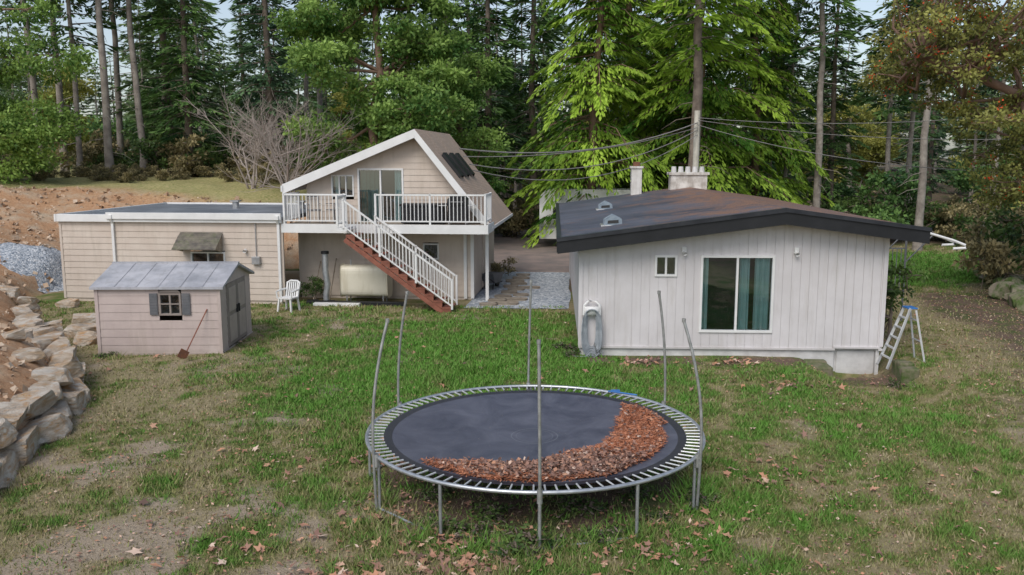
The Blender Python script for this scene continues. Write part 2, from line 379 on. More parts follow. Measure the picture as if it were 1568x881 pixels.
def siding_h(mb,xl,xr,zb,zt,ops,pitch=.2,m=0,lap=.016):
    zs=[];k=zb
    while k<zt: zs.append(k); k+=pitch
    for z0 in zs:
        z1=min(z0+pitch,zt)
        ops2=[(o[2],o[3],o[0],o[1]) for o in ops]
        for (p,q) in rects_minus(z0+.02,z1-.02,-1e3,1e3,ops2):
            a0,c0=max(p,xl(z0)),min(q,xr(z0)); a1,c1=max(p,xl(z1)),min(q,xr(z1))
            if c0<=a0: continue
            if c1<a1: c1=a1=(a1+c1)/2
            mb.quad((a0,-lap,z0),(c0,-lap,z0),(c1,0,z1),(a1,0,z1),m=m)
            mb.quad((a0,0,z0),(c0,0,z0),(c0,-lap,z0),(a0,-lap,z0),m=m)
def window(par,x0,x1,z0,z1,y=0,split=1,fw=.05,name='window',curt=None,T=None,mats=None):
    mb=MB(); mb.T=T
    o=-.035+y
    mb.box(x0-fw,x1+fw,o,y+.06,z1,z1+fw); mb.box(x0-fw,x1+fw,o,y+.06,z0-fw,z0)
    mb.box(x0-fw,x0,o,y+.06,z0,z1); mb.box(x1,x1+fw,o,y+.06,z0,z1)
    for k in range(split):
        xm=x0+(x1-x0)*(k+1)/(split+1); mb.box(xm-fw*.45,xm+fw*.45,o+.01,y+.05,z0,z1)
    mb.quad((x0,y+.02,z0),(x1,y+.02,z0),(x1,y+.02,z1),(x0,y+.02,z1),m=1)
    e=.9
    for q in (((x0,y+e,z0),(x1,y+e,z0),(x1,y+e,z1),(x0,y+e,z1)),((x0,y+.06,z0),(x0,y+e,z0),(x0,y+e,z1),(x0,y+.06,z1)),((x1,y+.06,z0),(x1,y+e,z0),(x1,y+e,z1),(x1,y+.06,z1)),((x0,y+.06,z0),(x1,y+.06,z0),(x1,y+e,z0),(x0,y+e,z0)),((x0,y+.06,z1),(x1,y+.06,z1),(x1,y+e,z1),(x0,y+e,z1))): mb.quad(*q,m=2)
    if curt:
        for (ca,cb,cm) in curt:
            n=max(8,int((cb-ca)/.03)); 
            for i in range(n):
                xa=ca+(cb-ca)*i/n; xb=ca+(cb-ca)*(i+1)/n
                ya=y+.11+.03*math.sin(xa*48)+.012*math.sin(xa*91); yb=y+.11+.03*math.sin(xb*48)+.012*math.sin(xb*91)
                mb.quad((xa,ya,z0),(xb,yb,z0),(xb,yb,z1),(xa,ya,z1),m=cm)
    return mb.obj(name,par,mats or [M_white,M_glass,M_dark,M_curtain,M_gcurt])

# ------------------------------------------------------------------ HOUSE (right)
H=empty('house',(HO[0],HO[1],0),HA)
LW=7.08;DP=14.4
zt=lambda x: 2.5+.137*(x+.5) if x<4.6 else 3.2-.135*(x-4.6)
ops=[(1.75,2.27,1.92,2.42),(2.82,4.52,.6,2.42),(6.0,7.0,-.6,.24)]
mb=MB(); siding_v(mb,0,LW,.22,zt,ops,.205); mb.obj('front_wall',H,[M_vwhite])
mb=MB(); mb.T=lambda s,d,z:(d,DP-s,z); siding_v(mb,0,DP,.22,lambda s:2.56,[],.205); mb.obj('left_wall',H,[M_vwhite])
mb=MB(); mb.T=lambda s,d,z:(LW-d,s,z); siding_v(mb,0,DP,.22,lambda s:2.86,[],.205); mb.obj('right_wall',H,[M_vwhite])
mb=MB(); mb.quad((0,DP,.0),(LW,DP,0),(LW,DP,2.86),(4.6,DP,3.2),(0,DP,2.5)); mb.obj('back_wall',H,[M_vwhite])
mb=MB(); mb.box(.03,6.0,.03,DP-.05,-.3,.22); mb.box(6.0,LW-.03,.03,DP-.05,.2,.23)
mb.box(6.0,LW-.03,.12,DP-.05,-.7,.2); mb.box(6.97,LW-.03,.03,.12,-.7,.2); mb.box(6.08,6.95,.09,.119,-.6,.16)
mb.obj('foundation',H,[M_found],bev=.006)
mb=MB(); mb.box(-.02,6.0,-.03,.0,.19,.24); mb.box(7.0,LW+.02,-.03,.0,.19,.24); mb.box(5.97,7.03,-.035,.0,.24,.285)
mb.box(-.025,.07,-.028,-.003,.24,2.54); mb.box(LW-.07,LW+.025,-.028,-.003,.285,2.84)
mb.obj('wall_trim',H,[M_vwhite])
# roof
M_roof,nt,b=new_mat('rolled_roofing'); P=gpos(nt)
tcx=N(nt,'ShaderNodeTexCoord'); sx=N(nt,'ShaderNodeSeparateXYZ'); nt.links.new(tcx.outputs['Object'],sx.inputs[0])
nn=noise(nt,1.1,6,.7,P,1.0); nf=noise(nt,25,4,.7,P)
base=mix(nt,maprange(nt,noise(nt,.5,4,.6,P),.35,.65),(.06,.068,.09),(.12,.13,.165))
seam=math_(nt,'LESS_THAN',math_(nt,'FRACT',math_(nt,'MULTIPLY',sx.outputs[1],1.05)),.05)
base=mix(nt,math_(nt,'MULTIPLY',seam,.6),base,(.03,.032,.038))
deb=mix(nt,maprange(nt,nf,.35,.65),(.13,.075,.055),(.36,.2,.13))
ctr=maprange(nt,sx.outputs[0],1.0,4.6,-.12,.12)
fx=maprange(nt,math_(nt,'ADD',math_(nt,'ADD',nn,ctr),math_(nt,'MULTIPLY',nf,.35)),.62,.84)
c=mix(nt,fx,base,deb); nt.links.new(c,b.inputs['Base Color']); b.inputs['Roughness'].default_value=.6; bump(nt,b,nf,.4,.02)
mb=MB(); e0,e1,y0,y1=-.5,7.75,-.5,DP+.4
prof=[(e0,2.55),(4.6,3.24),(e1,2.82),(e1,3.1),(4.6,3.53),(e0,2.83)]
mb.prism(prof,y0,y1); o=mb.obj('roof',H,[M_roof])
mb=MB(); mb.prism([(e0-.03,2.5),(4.6,3.19),(e1+.03,2.77),(e1+.03,3.08),(4.6,3.5),(e0-.03,2.81)],y0-.05,y0-.003)
mb.box(e0-.05,e0-.003,y0,y1,2.52,2.8); mb.box(e1+.003,e1+.05,y0,y1,2.8,3.08)
mb.obj('fascia',H,[M_black],bev=.004)
mb=MB(); mb.prism([(e0-.05,2.775),(4.6,3.465),(e1+.05,3.045),(e1+.05,3.125),(4.6,3.56),(e0-.05,2.86)],y0-.085,y0+.06); 
mb.box(e0-.06,e0+.05,y0+.06,y1,2.815,2.86)
mb.obj('roof_edge_cap',H,[pmat('edge_cap',(.012,.014,.02),(.03,.033,.04),3,.4,.05)])
window(H,1.8,2.22,1.97,2.37,0,1,.05,'small_window')
window(H,2.87,4.47,.65,2.37,0,1,.055,'sliding_window',[(3.74,3.98,3),(4.1,4.45,3),(2.89,3.02,3)])
mb=MB(); cy=13.6
mb.box(2.35,2.75,cy,cy+.45,2.7,4.25); mb.box(2.3,2.8,cy-.05,cy+.5,4.25,4.33,m=0); mb.box(2.42,2.68,cy+.07,cy+.38,4.33,4.5,m=1)
mb.box(2.32,2.78,cy-.03,cy+.48,2.75,3.15,m=1); mb.obj('chimney_stack',H,[pmat('painted_masonry',(.62,.6,.56),(.74,.72,.69),3,.8,.3,20,dirt=(.2,.15,.1)),M_rust],bev=.01)
mb=MB(); mb.box(3.85,5.25,cy,cy+.6,3.0,4.0); mb.box(3.78,5.32,cy-.07,cy+.67,4.0,4.1)
for k in range(5): mb.tube([(4.0+k*.27,cy+.3,4.1),(4.0+k*.27,cy+.3,4.32)],[.11,.09],10,m=1)
mb.obj('wide_chimney',H,[pmat('stained_masonry',(.45,.42,.38),(.74,.72,.68),2.5,.85,.3,20,dirt=(.15,.1,.07),lo=.4,hi=.6),M_found],bev=.01)
for i,(vx,vy) in enumerate([(.85,1.35),(1.02,7.6)]):
    mb=MB(); zz=2.83+.137*(vx+.5)-.02
    mb.prism([(vx-.22,zz),(vx+.22,zz+.02),(vx+.2,zz+.17),(vx,zz+.26),(vx-.2,zz+.14)],vy,vy+.45); mb.quad((vx-.14,vy-.004,zz+.05),(vx+.14,vy-.004,zz+.07),(vx+.13,vy-.004,zz+.15),(vx-.13,vy-.004,zz+.13),m=1)
    mb.box(vx-.3,vx+.3,vy-.08,vy+.55,zz-.06,zz+.02,m=2)
    mb.obj('roof_vent_%d'%i,H,[pmat('vent_paint%d'%i,(.2,.25,.3),(.3,.36,.4),6,.5,.1,metal=.3),M_dark,M_metal],bev=.01)
mb=MB()
for lx in (2.42,5.0):
    mb.box(lx-.05,lx+.05,-.06,-.0,2.48,2.62); mb.tube([(lx,-.05,2.5),(lx,-.14,2.46)],[.035,.05],10)
mb.obj('wall_lights',H,[M_white])
HR=empty('garden_hose_reel',(HO[0],HO[1],0),HA)
mb=MB()
mb.box(.12,.46,-.16,-.02,1.0,1.2,m=1); 
mb.tube([(.1,-.1,1.0),(.11,-.1,1.24),(.2,-.1,1.34),(.38,-.1,1.34),(.47,-.1,1.24),(.48,-.1,1.0)],.03,8,m=1)
for k in range(8):
    w=.11+.018*k; zb=.24-.035*k; pts=[]
    for i in range(28):
        t=i/28*2*math.pi; cz=(1.15+zb)/2; hz=(1.15-zb)/2
        pts.append((.29+w*math.copysign(abs(math.cos(t))**.75,math.cos(t)),-.12-.012*k+.01*math.sin(3*t+k),cz+hz*math.copysign(abs(math.sin(t))**.85,math.sin(t))))
    mb.tube(pts,.015,6,closed=True)
mb.tube([(.3,-.1,.1),(.15,-.3,.04),(-.1,-.25,.03),(-.2,-.05,.04),(-.1,.3,.04)],.014,6)
mb.obj('hose_coil',HR,[M_hose,M_white],smooth=True)

# ------------------------------------------------------------------ GARAGE + ANNEX
G_=empty('garage_with_deck',(GO[0],GO[1],0),GA)
AD=7.2
ops=[(-3.05,-1.9,.85,1.68)]
mb=MB(); siding_h(mb,lambda z:-7.4,lambda z:0,.12,2.78,ops,.2); mb.T=lambda s,d,z:(-7.4+d,AD-s,z); siding_h(mb,lambda z:0,lambda z:AD,.12,2.78,[],.2)
mb.T=None; mb.box(-7.38,-.02,.92,AD,-.1,.12); mb.box(-7.38,-.02,.02,.9,-.1,.12); mb.obj('annex_walls',G_,[M_cream])
mb=MB(); mb.box(-7.46,-7.38,-.03,.05,.1,2.7); mb.box(-.06,.04,-.03,.05,.1,2.7); mb.obj('corner_boards',G_,[M_cream])
mb=MB(); mb.box(-7.5,.02,-.12,-.02,2.62,2.86); mb.box(-7.55,-7.45,-.12,AD,2.62,2.86); mb.box(-7.5,.3,AD,AD+.1,2.62,2.86)
mb.box(-5.75,.04,-.18,-.125,2.72,2.93)
mb.obj('annex_fascia',G_,[M_white],bev=.01)
mb=MB(); mb.box(-7.45,-.0,-.02,AD,2.66,2.8); mb.box(-7.2,-4.6,.6,1.4,2.8,2.83); mb.obj('annex_roof',G_,[pmat('flat_roof',(.12,.135,.16),(.24,.26,.29),.7,.5,.2,20)])
mb=MB(); 
for vx in (-3.4,-.9,): mb.tube([(vx,4.5,2.78),(vx,4.5,3.05)],.12,10); mb.box(vx-.16,vx+.16,4.34,4.66,3.05,3.1)
mb.obj('annex_vents',G_,[M_metal])
def downspout(x,y,z0,z1,nm):
    mb=MB(); mb.box(x-.04,x+.04,y-.07,y,z0,z1-.15); mb.beam((x,y-.035,z1-.17),(x+.0,y-.16,z1),.07,.07); mb.box(x-.06,x+.06,y-.2,y-.05,z1-.02,z1+.1); mb.obj(nm,G_,[M_white])
downspout(-5.6,-.02,.1,2.75,'downspout_a'); downspout(-.08,-.04,.1,2.75,'downspout_b')
window(G_,-3.0,-1.95,.9,1.63,0,1,.05,'annex_window')
mb=MB()
for k in range(4):
    y_a=-.02-.14*k; z_a=2.3-.11*k
    i0=[(-3.35,y_a,z_a),(-1.95,y_a,z_a),(-1.93,y_a-.19,z_a-.14),(-3.37,y_a-.19,z_a-.14)]
    mb.quad(*i0); mb.quad(i0[3],i0[2],(i0[2][0],i0[2][1],i0[2][2]-.035),(i0[3][0],i0[3][1],i0[3][2]-.035))
mb.beam((-3.3,-.04,1.72),(-3.3,-.55,1.84),.05,.07,m=1); mb.beam((-2.0,-.04,1.72),(-2.0,-.55,1.84),.05,.07,m=1)
mb.quad((-3.33,-.02,2.27),(-3.33,-.58,1.82),(-3.33,-.02,1.75),m=1); mb.quad((-1.97,-.02,2.27),(-1.97,-.58,1.82),(-1.97,-.02,1.75),m=1)
mb.obj('window_awning',G_,[pmat('mossy_shakes',(.1,.09,.08),(.2,.18,.14),5,.95,.7,15,dirt=(.08,.12,.03)),M_wood])
mb=MB(); mb.box(-.98,-.72,-.14,-.02,1.3,1.55); mb.tube([(-.85,-.05,1.55),(-.85,-.05,2.6)],.018,6); mb.obj('electric_box',G_,[M_metal],bev=.01)
mb=MB(); mb.tube([(-1.2,-.04,1.75),(-1.2,-.15,1.72)],[.05,.06],10); mb.obj('wall_lamp',G_,[M_white])
WY=1.5; GX1=5.9; GD=6.0
rz_=lambda x: 5.38-1.27*(x-4.1)
mb=MB(); mb.T=lambda s,d,z:(s,WY+d,z)
siding_h(mb,lambda z:0,lambda z:GX1,.1,2.4,[(4.25,4.75,1.35,1.85)],.2)
xl=lambda z: max(.35,(z-3.66)/.40-.2) ; xr=lambda z: min(5.9,4.1+(5.38-z)/1.27)
siding_h(mb,xl,xr,2.5,5.3,[(2.1,3.6,2.5,4.3),(1.2,1.95,3.4,4.1)],.2)
mb.T=lambda s,d,z:(GX1-d,WY+s,z); siding_h(mb,lambda z:0,lambda z:GD-.2,.1,3.1,[(2.2,3.1,.1,2.0)],.2)
mb.T=lambda s,d,z:(.36+d,WY+GD-.2-s,z); siding_h(mb,lambda z:0,lambda z:GD-.2,2.5,3.9,[],.2)
mb.T=None; mb.quad((.36,WY+GD-.2,0),(5.88,WY+GD-.2,0),(5.88,WY+GD-.2,3.1),(4.1,WY+GD-.2,5.38),(.36,WY+GD-.2,3.88))
mb.box(0.05,5.85,WY+.02,WY+.1,-.1,.1); mb.box(5.75,5.87,WY+.1,WY+GD-.3,-.1,.1)
mb.obj('garage_walls',G_,[M_cream])
mb=MB(); mb.box(5.82,5.93,WY-.03,WY+.05,.05,2.4); mb.box(5.6,5.7,WY-.09,WY-.02,.05,2.35); mb.obj('corner_trim',G_,[M_white])
window(G_,4.28,4.72,1.38,1.82,WY,0,.045,'lower_window')
window(G_,1.24,1.91,3.44,4.06,WY,2,.045,'upper_window',[(1.3,1.45,3)])
window(G_,2.14,3.56,2.58,4.26,WY,1,.06,'patio_door',[(2.16,2.85,4),(3.3,3.54,3)])
mb=MB(); mb.T=lambda s,d,z:(GX1+.02+.03-d,WY+s,z); mb.box(2.2,3.1,0,.06,.1,2.0); mb.obj('side_door',G_,[M_cream])
OY=WY-.45; OB=WY+GD+.25
def uvroof(mb,name,par,mats):
    o=mb.obj(name,par,mats); me=o.data; uv=me.uv_layers.new(name='UVMap')
    for p in me.polygons:
        for li in p.loop_indices:
            c=me.vertices[me.loops[li].vertex_index].co; uv.data[li].uv=(c.y,c.z*1.2)
    return o
mb=MB(); th=.12
mb.prism([(-.25,3.66),(4.1,5.40),(4.1,5.40+th),(-.25,3.66+th)],OY,OB)
uvroof(mb,'roof_left',G_,[M_shingle])
mb=MB(); mb.prism([(4.1,5.38),(6.5,2.36),(6.6,2.44),(4.1,5.38+.2)],OY,OB); uvroof(mb,'roof_right',G_,[M_shingle])
mb=MB()
mb.prism([(-.3,3.5),(4.1,5.3),(4.1,5.56),(-.3,3.8)],OY-.05,OY-.004); mb.prism([(4.1,5.3),(6.45,2.3),(6.62,2.44),(4.1,5.56)],OY-.05,OY-.004)
mb.box(-.36,-.26,OY-.05,OB,3.56,3.76); 
mb.obj('rake_boards',G_,[M_white],bev=.005)
mb=MB(); mb.beam((6.56,OY,2.42),(6.56,OB,2.42),.1,.1); mb.obj('gutter',G_,[M_white])
mb=MB()
for k,a in enumerate([.6,1.9,3.2]):
    y_=WY+a
    P0=Vector((4.75,0,rz_(4.75)+.2));P1=Vector((5.35,0,rz_(5.35)+.2))
    mb.quad((P0.x+.08,y_,P0.z+.08),(P1.x+.08,y_,P1.z+.08),(P1.x+.08,y_+.75,P1.z+.08),(P0.x+.08,y_+.75,P0.z+.08))
    for yy in (y_,y_+.75): mb.quad((P0.x+.08,yy,P0.z+.08),(P1.x+.08,yy,P1.z+.08),(P1.x,yy,P1.z-.1),(P0.x,yy,P0.z-.1))
mb.obj('skylights',G_,[M_black])
mb=MB(); mb.box(.02,6.55,-.0,WY-.02,2.42,2.56,m=1); mb.box(0.0,6.6,-.05,-.002,2.32,2.6); mb.box(6.55,6.6,-.0,WY,2.32,2.6)
for k in range(8): mb.box(.3+k*.85,.36+k*.85,.0,WY-.03,2.3,2.42)
mb.box(6.35,6.45,1.2,1.3,0,2.32)
mb.obj('deck',G_,[M_white,M_wood])
def railing(mb,a,b,h=.92,sp=.12,post=True):
    a=Vector(a);b=Vector(b);L=(b-a).length; n=max(1,int(L/sp))
    mb.beam(a+Vector((0,0,h)),b+Vector((0,0,h)),.06,.05); mb.beam(a+Vector((0,0,.1)),b+Vector((0,0,.1)),.04,.04)
    for i in range(1,n):
        p=a+(b-a)*i/n; mb.beam(p+Vector((0,0,.1)),p+Vector((0,0,h)),.022,.022)
    k=max(1,round(L/1.6))
    for i in range(k+1):
        p=a+(b-a)*i/k; mb.beam(p,p+Vector((0,0,h+.04)),.06,.06)
mb=MB(); railing(mb,(.1,.0,2.6),(2.05,0,2.6)); railing(mb,(3.05,0,2.6),(6.5,0,2.6)); railing(mb,(6.5,.1,2.6),(6.5,WY-.1,2.6)); railing(mb,(.1,.1,2.6),(.1,WY-.1,2.6))
sa=Vector((2.3,-.95,2.5));sb=Vector((5.6,-.95,.1)); railing(mb,sa,sb,.9,.13)
railing(mb,sa+Vector((.75,.88,-.55)),sb+Vector((0,.88,0)),.9,.13); railing(mb,(2.1,-.95,2.58),(2.1,-.05,2.58)); 
mb.obj('railings',G_,[M_white])
mb=MB(); ns=12
for i in range(ns):
    t=i/ns; xx=2.35+3.2*t; zz=2.5-2.45*(i+1)/(ns+.3)
    mb.box(xx,xx+.3,-.92,-.08,zz,zz+.045,m=0)
    mb.box(xx-.005,xx+.02,-.9,-.1,zz-.17,zz,m=0)
mb.beam((2.3,-.9,2.2),(5.4,-.9,-.08),.045,.14); mb.beam((2.3,-.1,2.2),(5.4,-.1,-.08),.045,.14)
for i in range(ns):
    t=i/ns; xx=2.35+3.2*t; zz=2.5-2.45*(i+1)/(ns+.3)
    mb.prism([(xx,zz),(xx+.27,zz),(xx+.27,zz-.2),(xx,zz-.02)],-.91,-.885)
mb.box(2.08,2.4,-.98,-.06,2.46,2.56,m=1)
mb.obj('stairs',G_,[M_stairs,M_white])

def local(o,ang,s,t): a=math.radians(ang); return (o[0]+s*math.cos(a)-t*math.sin(a),o[1]+s*math.sin(a)+t*math.cos(a))
p=local(GO,GA,2.5,.75); TK=empty('oil_tank',(p[0],p[1],0),GA)
mb=MB(); prof=[]
for i in range(28):
    t=i/28*2*math.pi; prof.append((.33*math.copysign(abs(math.cos(t))**.45,math.cos(t)),.72+.5*math.copysign(abs(math.sin(t))**.45,math.sin(t))))
mb.T=lambda x_,y_,z_:(y_,x_,z_)
mb.prism(prof,-.78,.78); mb.T=None
mb.obj('tank_body',TK,[M_tank],bev=.04)
mb=MB()
for lx in (-.6,.6):
    for ly in (-.22,.22): mb.tube([(lx,ly,0),(lx,ly,.3)],.025,8)
mb.tube([(-.5,0,1.2),(-.5,0,1.4)],.03,8); mb.tube([(.5,0,1.2),(.5,0,1.5),(.5,-.1,1.55)],.025,8); mb.obj('tank_legs_and_pipes',TK,[M_metal])
p=local(GO,GA,1.22,.5); VP=empty('vent_pipe',(p[0],p[1],0),GA)
mb=MB(); mb.tube([(0,0,.0),(0,0,.3),(.06,0,.6),(.0,0,1.0),(.0,0,1.6)],.1,12); mb.tube([(0,0,1.6),(0,0,1.68)],.13,12,m=1); mb.box(-.2,.2,-.15,.15,0,.06,m=1); mb.obj('pipe',VP,[M_galv,M_black],smooth=True)
p=local(GO,GA,2.3,.15); BR=empty('timber_edging',(p[0],p[1],0),GA)
mb=MB(); mb.box(-1.6,1.6,-.1,.1,.0,.12); mb.box(-1.3,.2,-.35,-.15,.0,.1,m=1); mb.obj('edging',BR,[M_black,M_white],bev=.01)
CH=empty('plastic_chair',(-6.85,26.25,T1(-6.85,26.25)),-20); mb=MB()
for sx_ in (-1,1):
    mb.beam((.24*sx_,-.22,0),(.2*sx_,-.18,.42),.05,.05); mb.beam((.24*sx_,.24,0),(.2*sx_,.18,.42),.05,.05)
    mb.tube([(.25*sx_,-.2,.42),(.27*sx_,-.22,.62),(.27*sx_,.0,.65),(.24*sx_,.22,.66)],.028,6); mb.beam((.2*sx_,.2,.42),(.22*sx_,.32,.86),.05,.04)
mb.box(-.23,.23,-.22,.22,.40,.44); mb.tube([(-.22,.32,.84),(-.12,.345,.9),(.12,.345,.9),(.22,.32,.84)],.03,6)
for k in range(5): mb.beam((-.14+.07*k,.22,.44),(-.14+.07*k,.335,.87),.04,.015)
mb.obj('chair_frame',CH,[M_white])
def place(name,s,t,z,rz=0):
    p=local(GO,GA,s,t); return empty(name,(p[0],p[1],z),GA+rz)
D1=place('barbecue_grill',5.55,.7,2.57); mb=MB(); mb.box(-.3,.3,-.22,.22,.1,.6); mb.prism([(-.32,.62),(.32,.62),(.3,.8),(.2,.9),(-.2,.9),(-.3,.8)],-.24,.24,m=0); mb.box(-.6,-.34,-.2,.2,.58,.61,m=1); mb.box(.34,.6,-.2,.2,.58,.61,m=1)
for a_ in (-.27,.27):
    for b_ in (-.2,.2): mb.box(a_-.02,a_+.02,b_-.02,b_+.02,0,.12,m=1)
mb.tube([(-.2,-.28,.72),(.2,-.28,.72)],.012,6,m=1); mb.obj('grill_body',D1,[M_black,M_metal],bev=.02)
D2=place('patio_storage_box',4.4,.95,2.57); mb=MB(); mb.box(-.7,.7,-.3,.3,0.02,.55); mb.box(-.74,.74,-.33,.33,.56,.64)
for k in range(7): mb.box(-.66+k*.2,-.52+k*.2,-.315,-.301,.06,.5)
mb.obj('storage_body',D2,[M_black],bev=.02)
for nm,s,t,rz in (('metal_patio_chair',.85,.7,30),('metal_patio_chair',1.45,.9,-30),):
    e=place(nm,s,t,2.57,rz); mb=MB()
    for a_ in (-.2,.2):
        mb.tube([(a_,-.2,0),(a_,-.2,.42),(a_,.2,.42),(a_,.28,.85)],.014,6); mb.tube([(a_,.2,.42),(a_,.22,0)],.014,6); mb.tube([(a_,-.2,.42),(a_,-.2,.62),(a_,.22,.62)],.012,6)
    mb.box(-.2,.2,-.2,.2,.41,.435); mb.tube([(-.2,.28,.85),(.2,.28,.85)],.014,6)
    for k in range(6): mb.tube([(-.16+.064*k,.2,.44),(-.16+.064*k,.28,.85)],.007,4)
    mb.obj('chair_frame',e,[M_shutter])
WB=empty('wheelbarrow',(-.75,30.9,.0),70); mb=MB()
mb.prism([(-.35,.25),(.3,.25),(.5,.55),(-.5,.6)],-.28,.28); mb.tube([(.55,-.2,.2),(-.4,-.25,.3),(-1.0,-.28,.55)],.02,6,m=1); mb.tube([(.55,.2,.2),(-.4,.25,.3),(-1.0,.28,.55)],.02,6,m=1)
mb.T=lambda x_,y_,z_:(x_+.6,y_,z_+.2); mb.prism([(.19*math.cos(t*math.pi/8),.19*math.sin(t*math.pi/8)) for t in range(16)],-.04,.04,m=1); mb.T=None
mb.tube([(-.3,-.2,.3),(-.35,-.2,0)],.02,6,m=1); mb.tube([(-.3,.2,.3),(-.35,.2,0)],.02,6,m=1); mb.obj('barrow_body',WB,[M_shutter,M_black])
for nm,x_,y_,z1_ in (('garden_rake',-6.55,28.6,1.25),('garden_rake',-6.0,28.5,1.35)):
    e=empty(nm,(x_,y_,0),0); mb=MB(); mb.tube([(0,-.35,.0),(.15,.25,z1_)],.018,6); mb.box(-.18,.18,-.4,-.36,0,.05,m=1); mb.obj('handle',e,[M_wood,M_black])

# ------------------------------------------------------------------ SHED
S_=empty('plastic_storage_shed',(SO[0],SO[1],T1(SO[0]+1.5,SO[1]+.8)-.02),SA)
SW,SD=2.92,2.55
mb=MB(); siding_h(mb,lambda z:0,lambda z:SW,.06,1.66,[(1.48,2.02,1.0,1.52)],.2,lap=.01)
mb.T=lambda s,d,z:(d,SD-s,z); siding_h(mb,lambda z:0,lambda z:SD,.06,1.66,[],.2,lap=.01)
mb.T=lambda s,d,z:(SW-d,s,z); siding_h(mb,lambda z:max(0,(z-1.66)/.3),lambda z:min(SD,SD-(z-1.66)/.3),.06,2.02,[(.5,2.05,.1,1.68)],.2,lap=.01)
mb.T=None; mb.quad((0,SD,0),(SW,SD,0),(SW,SD,1.66),(0,SD,1.66)); mb.quad((.0,0,1.66),(0,SD/2,2.03),(0,SD,1.66))
mb.box(-.03,SW+.03,-.03,.0,0,.07); mb.box(-.03,.05,-.025,-.002,.07,1.66); mb.box(SW-.05,SW+.03,-.025,-.002,.07,1.66); mb.box(SW+.002,SW+.03,0,SD,0,.07)
mb.obj('shed_walls',S_,[M_beige])
mb=MB()
for (a,b_,za,zb_) in ((-.1,SD/2,1.68,2.1),(SD+.1,SD/2,1.68,2.1)):
    mb.quad((-.1,a,za),(SW+.12,a,za),(SW+.12,b_,zb_),(-.1,b_,zb_)); mb.quad((-.1,a,za-.06),(SW+.12,a,za-.06),(SW+.12,a,za),(-.1,a,za)); mb.quad((-.1,a,za-.06),(SW+.12,a,za-.06),(SW+.12,b_,zb_-.06),(-.1,b_,zb_-.06))
    for q in (-.1,SW+.12): mb.quad((q,a,za-.06),(q,a,za),(q,b_,zb_),(q,b_,zb_-.06))
    for k in range(5):
        xx=.45+k*.52; mb.quad((xx,a,za+.012),(xx+.035,a,za+.012),(xx+.035,b_,zb_+.012),(xx,b_,zb_+.012))
mb.box(-.1,SW+.12,SD/2-.06,SD/2+.06,2.08,2.12); mb.obj('shed_roof',S_,[M_shedroof])
window(S_,1.53,1.97,1.03,1.48,0,1,.045,'shed_window',mats=[M_taupe,M_glass,M_dark,M_dark,M_dark])
mb=MB(); mb.box(1.48,2.02,-.04,-.01,1.25,1.275); 
for q in (1.27,2.04):
    mb.box(q,q+.19,-.045,-.02,1.0,1.52,m=1)
    for k in range(7): mb.box(q+.02,q+.17,-.052,-.0455,1.03+k*.068,1.075+k*.068,m=1)
mb.prism([(1.48,1.54),(2.02,1.54),(1.95,1.6),(1.75,1.63),(1.55,1.6)],-.045,-.012,m=0); mb.obj('shutters',S_,[M_taupe,M_shutter])
mb=MB(); mb.T=lambda s,d,z:(SW+.01-d,s,z)
for (a,b_) in ((.5,1.26),(1.28,2.04)):
    mb.box(a,b_,-.02,.03,.1,1.66)
    for (c0,c1) in ((.2,.85),(.95,1.55)): mb.box(a+.1,b_-.1,-.035,-.021,c0,c1,m=1)
mb.box(1.17,1.22,-.07,-.021,.85,1.05,m=2); mb.box(1.32,1.37,-.07,-.021,.85,1.05,m=2)
mb.obj('shed_doors',S_,[M_taupe,pmat('door_panel',(.40,.33,.30),(.46,.39,.35),3,.6,.1),M_black],bev=.008)
SH=empty('shovel',(-7.7,20.1,0),0); mb=MB(); mb.tube([(.02,-.15,.1),(.42,.33,1.1)],.014,6); mb.beam((-.06,-.22,.02),(.03,-.14,.2),.02,.22,m=1); mb.obj('handle',SH,[M_stairs,M_rust])

# ------------------------------------------------------------------ TRAMPOLINE
TC=(.33,12.3); TR=2.43; TZ=.74; TZ0=T1(*TC)
TP=empty('trampoline',(TC[0],TC[1],TZ0),0)
mb=MB(); n=96
mb.tube([(TR*math.cos(i/n*2*math.pi),TR*math.sin(i/n*2*math.pi),TZ) for i in range(n)],.028,8,closed=True)
for k in range(12):
    t=math.radians(30*k); c,s_=math.cos(t),math.sin(t)
    mb.tube([(TR*c,TR*s_,TZ),(TR*c,TR*s_,.03)],.022,8)
for k in range(6):
    t0=math.radians(60*k-90+ (0));t1=math.radians(60*k-60)
    mb.tube([((TR)*math.cos(t0),TR*math.sin(t0),.03),(TR*math.cos(t1),TR*math.sin(t1),.03)],.018,8)
mb.obj('frame',TP,[M_galv],smooth=True)
mb=MB(); MR=2.19
ns=104
for i in range(ns):
    t=(i+.5)/ns*2*math.pi; c,s_=math.cos(t),math.sin(t); mb.tube([((MR+.0)*c,(MR+.0)*s_,TZ-.0),(TR*c,TR*s_,TZ+.005)],[.012,.012],5)
mb.obj('springs',TP,[pmat('spring_steel',(.5,.52,.53),(.7,.71,.71),10,.45,0,metal=.3)])
nr,na=24,96; V=[];Fq=[]
for i in range(nr+1):
    r_=MR*i/nr+.002
    for j in range(na): t=j/na*2*math.pi; V.append((r_*math.cos(t),r_*math.sin(t),TZ-.01-.09*(1-(r_/MR)**2)))
for i in range(nr):
    for j in range(na): Fq.append((i*na+j,i*na+(j+1)%na,(i+1)*na+(j+1)%na,(i+1)*na+j))
M_matf,nt,b=new_mat('trampoline_fabric'); tcx=N(nt,'ShaderNodeTexCoord'); P=gpos(nt)
n_=noise(nt,1.6,6,.7,P,.8); c=mix(nt,maprange(nt,n_,.3,.7),(.05,.055,.082),(.125,.132,.17))
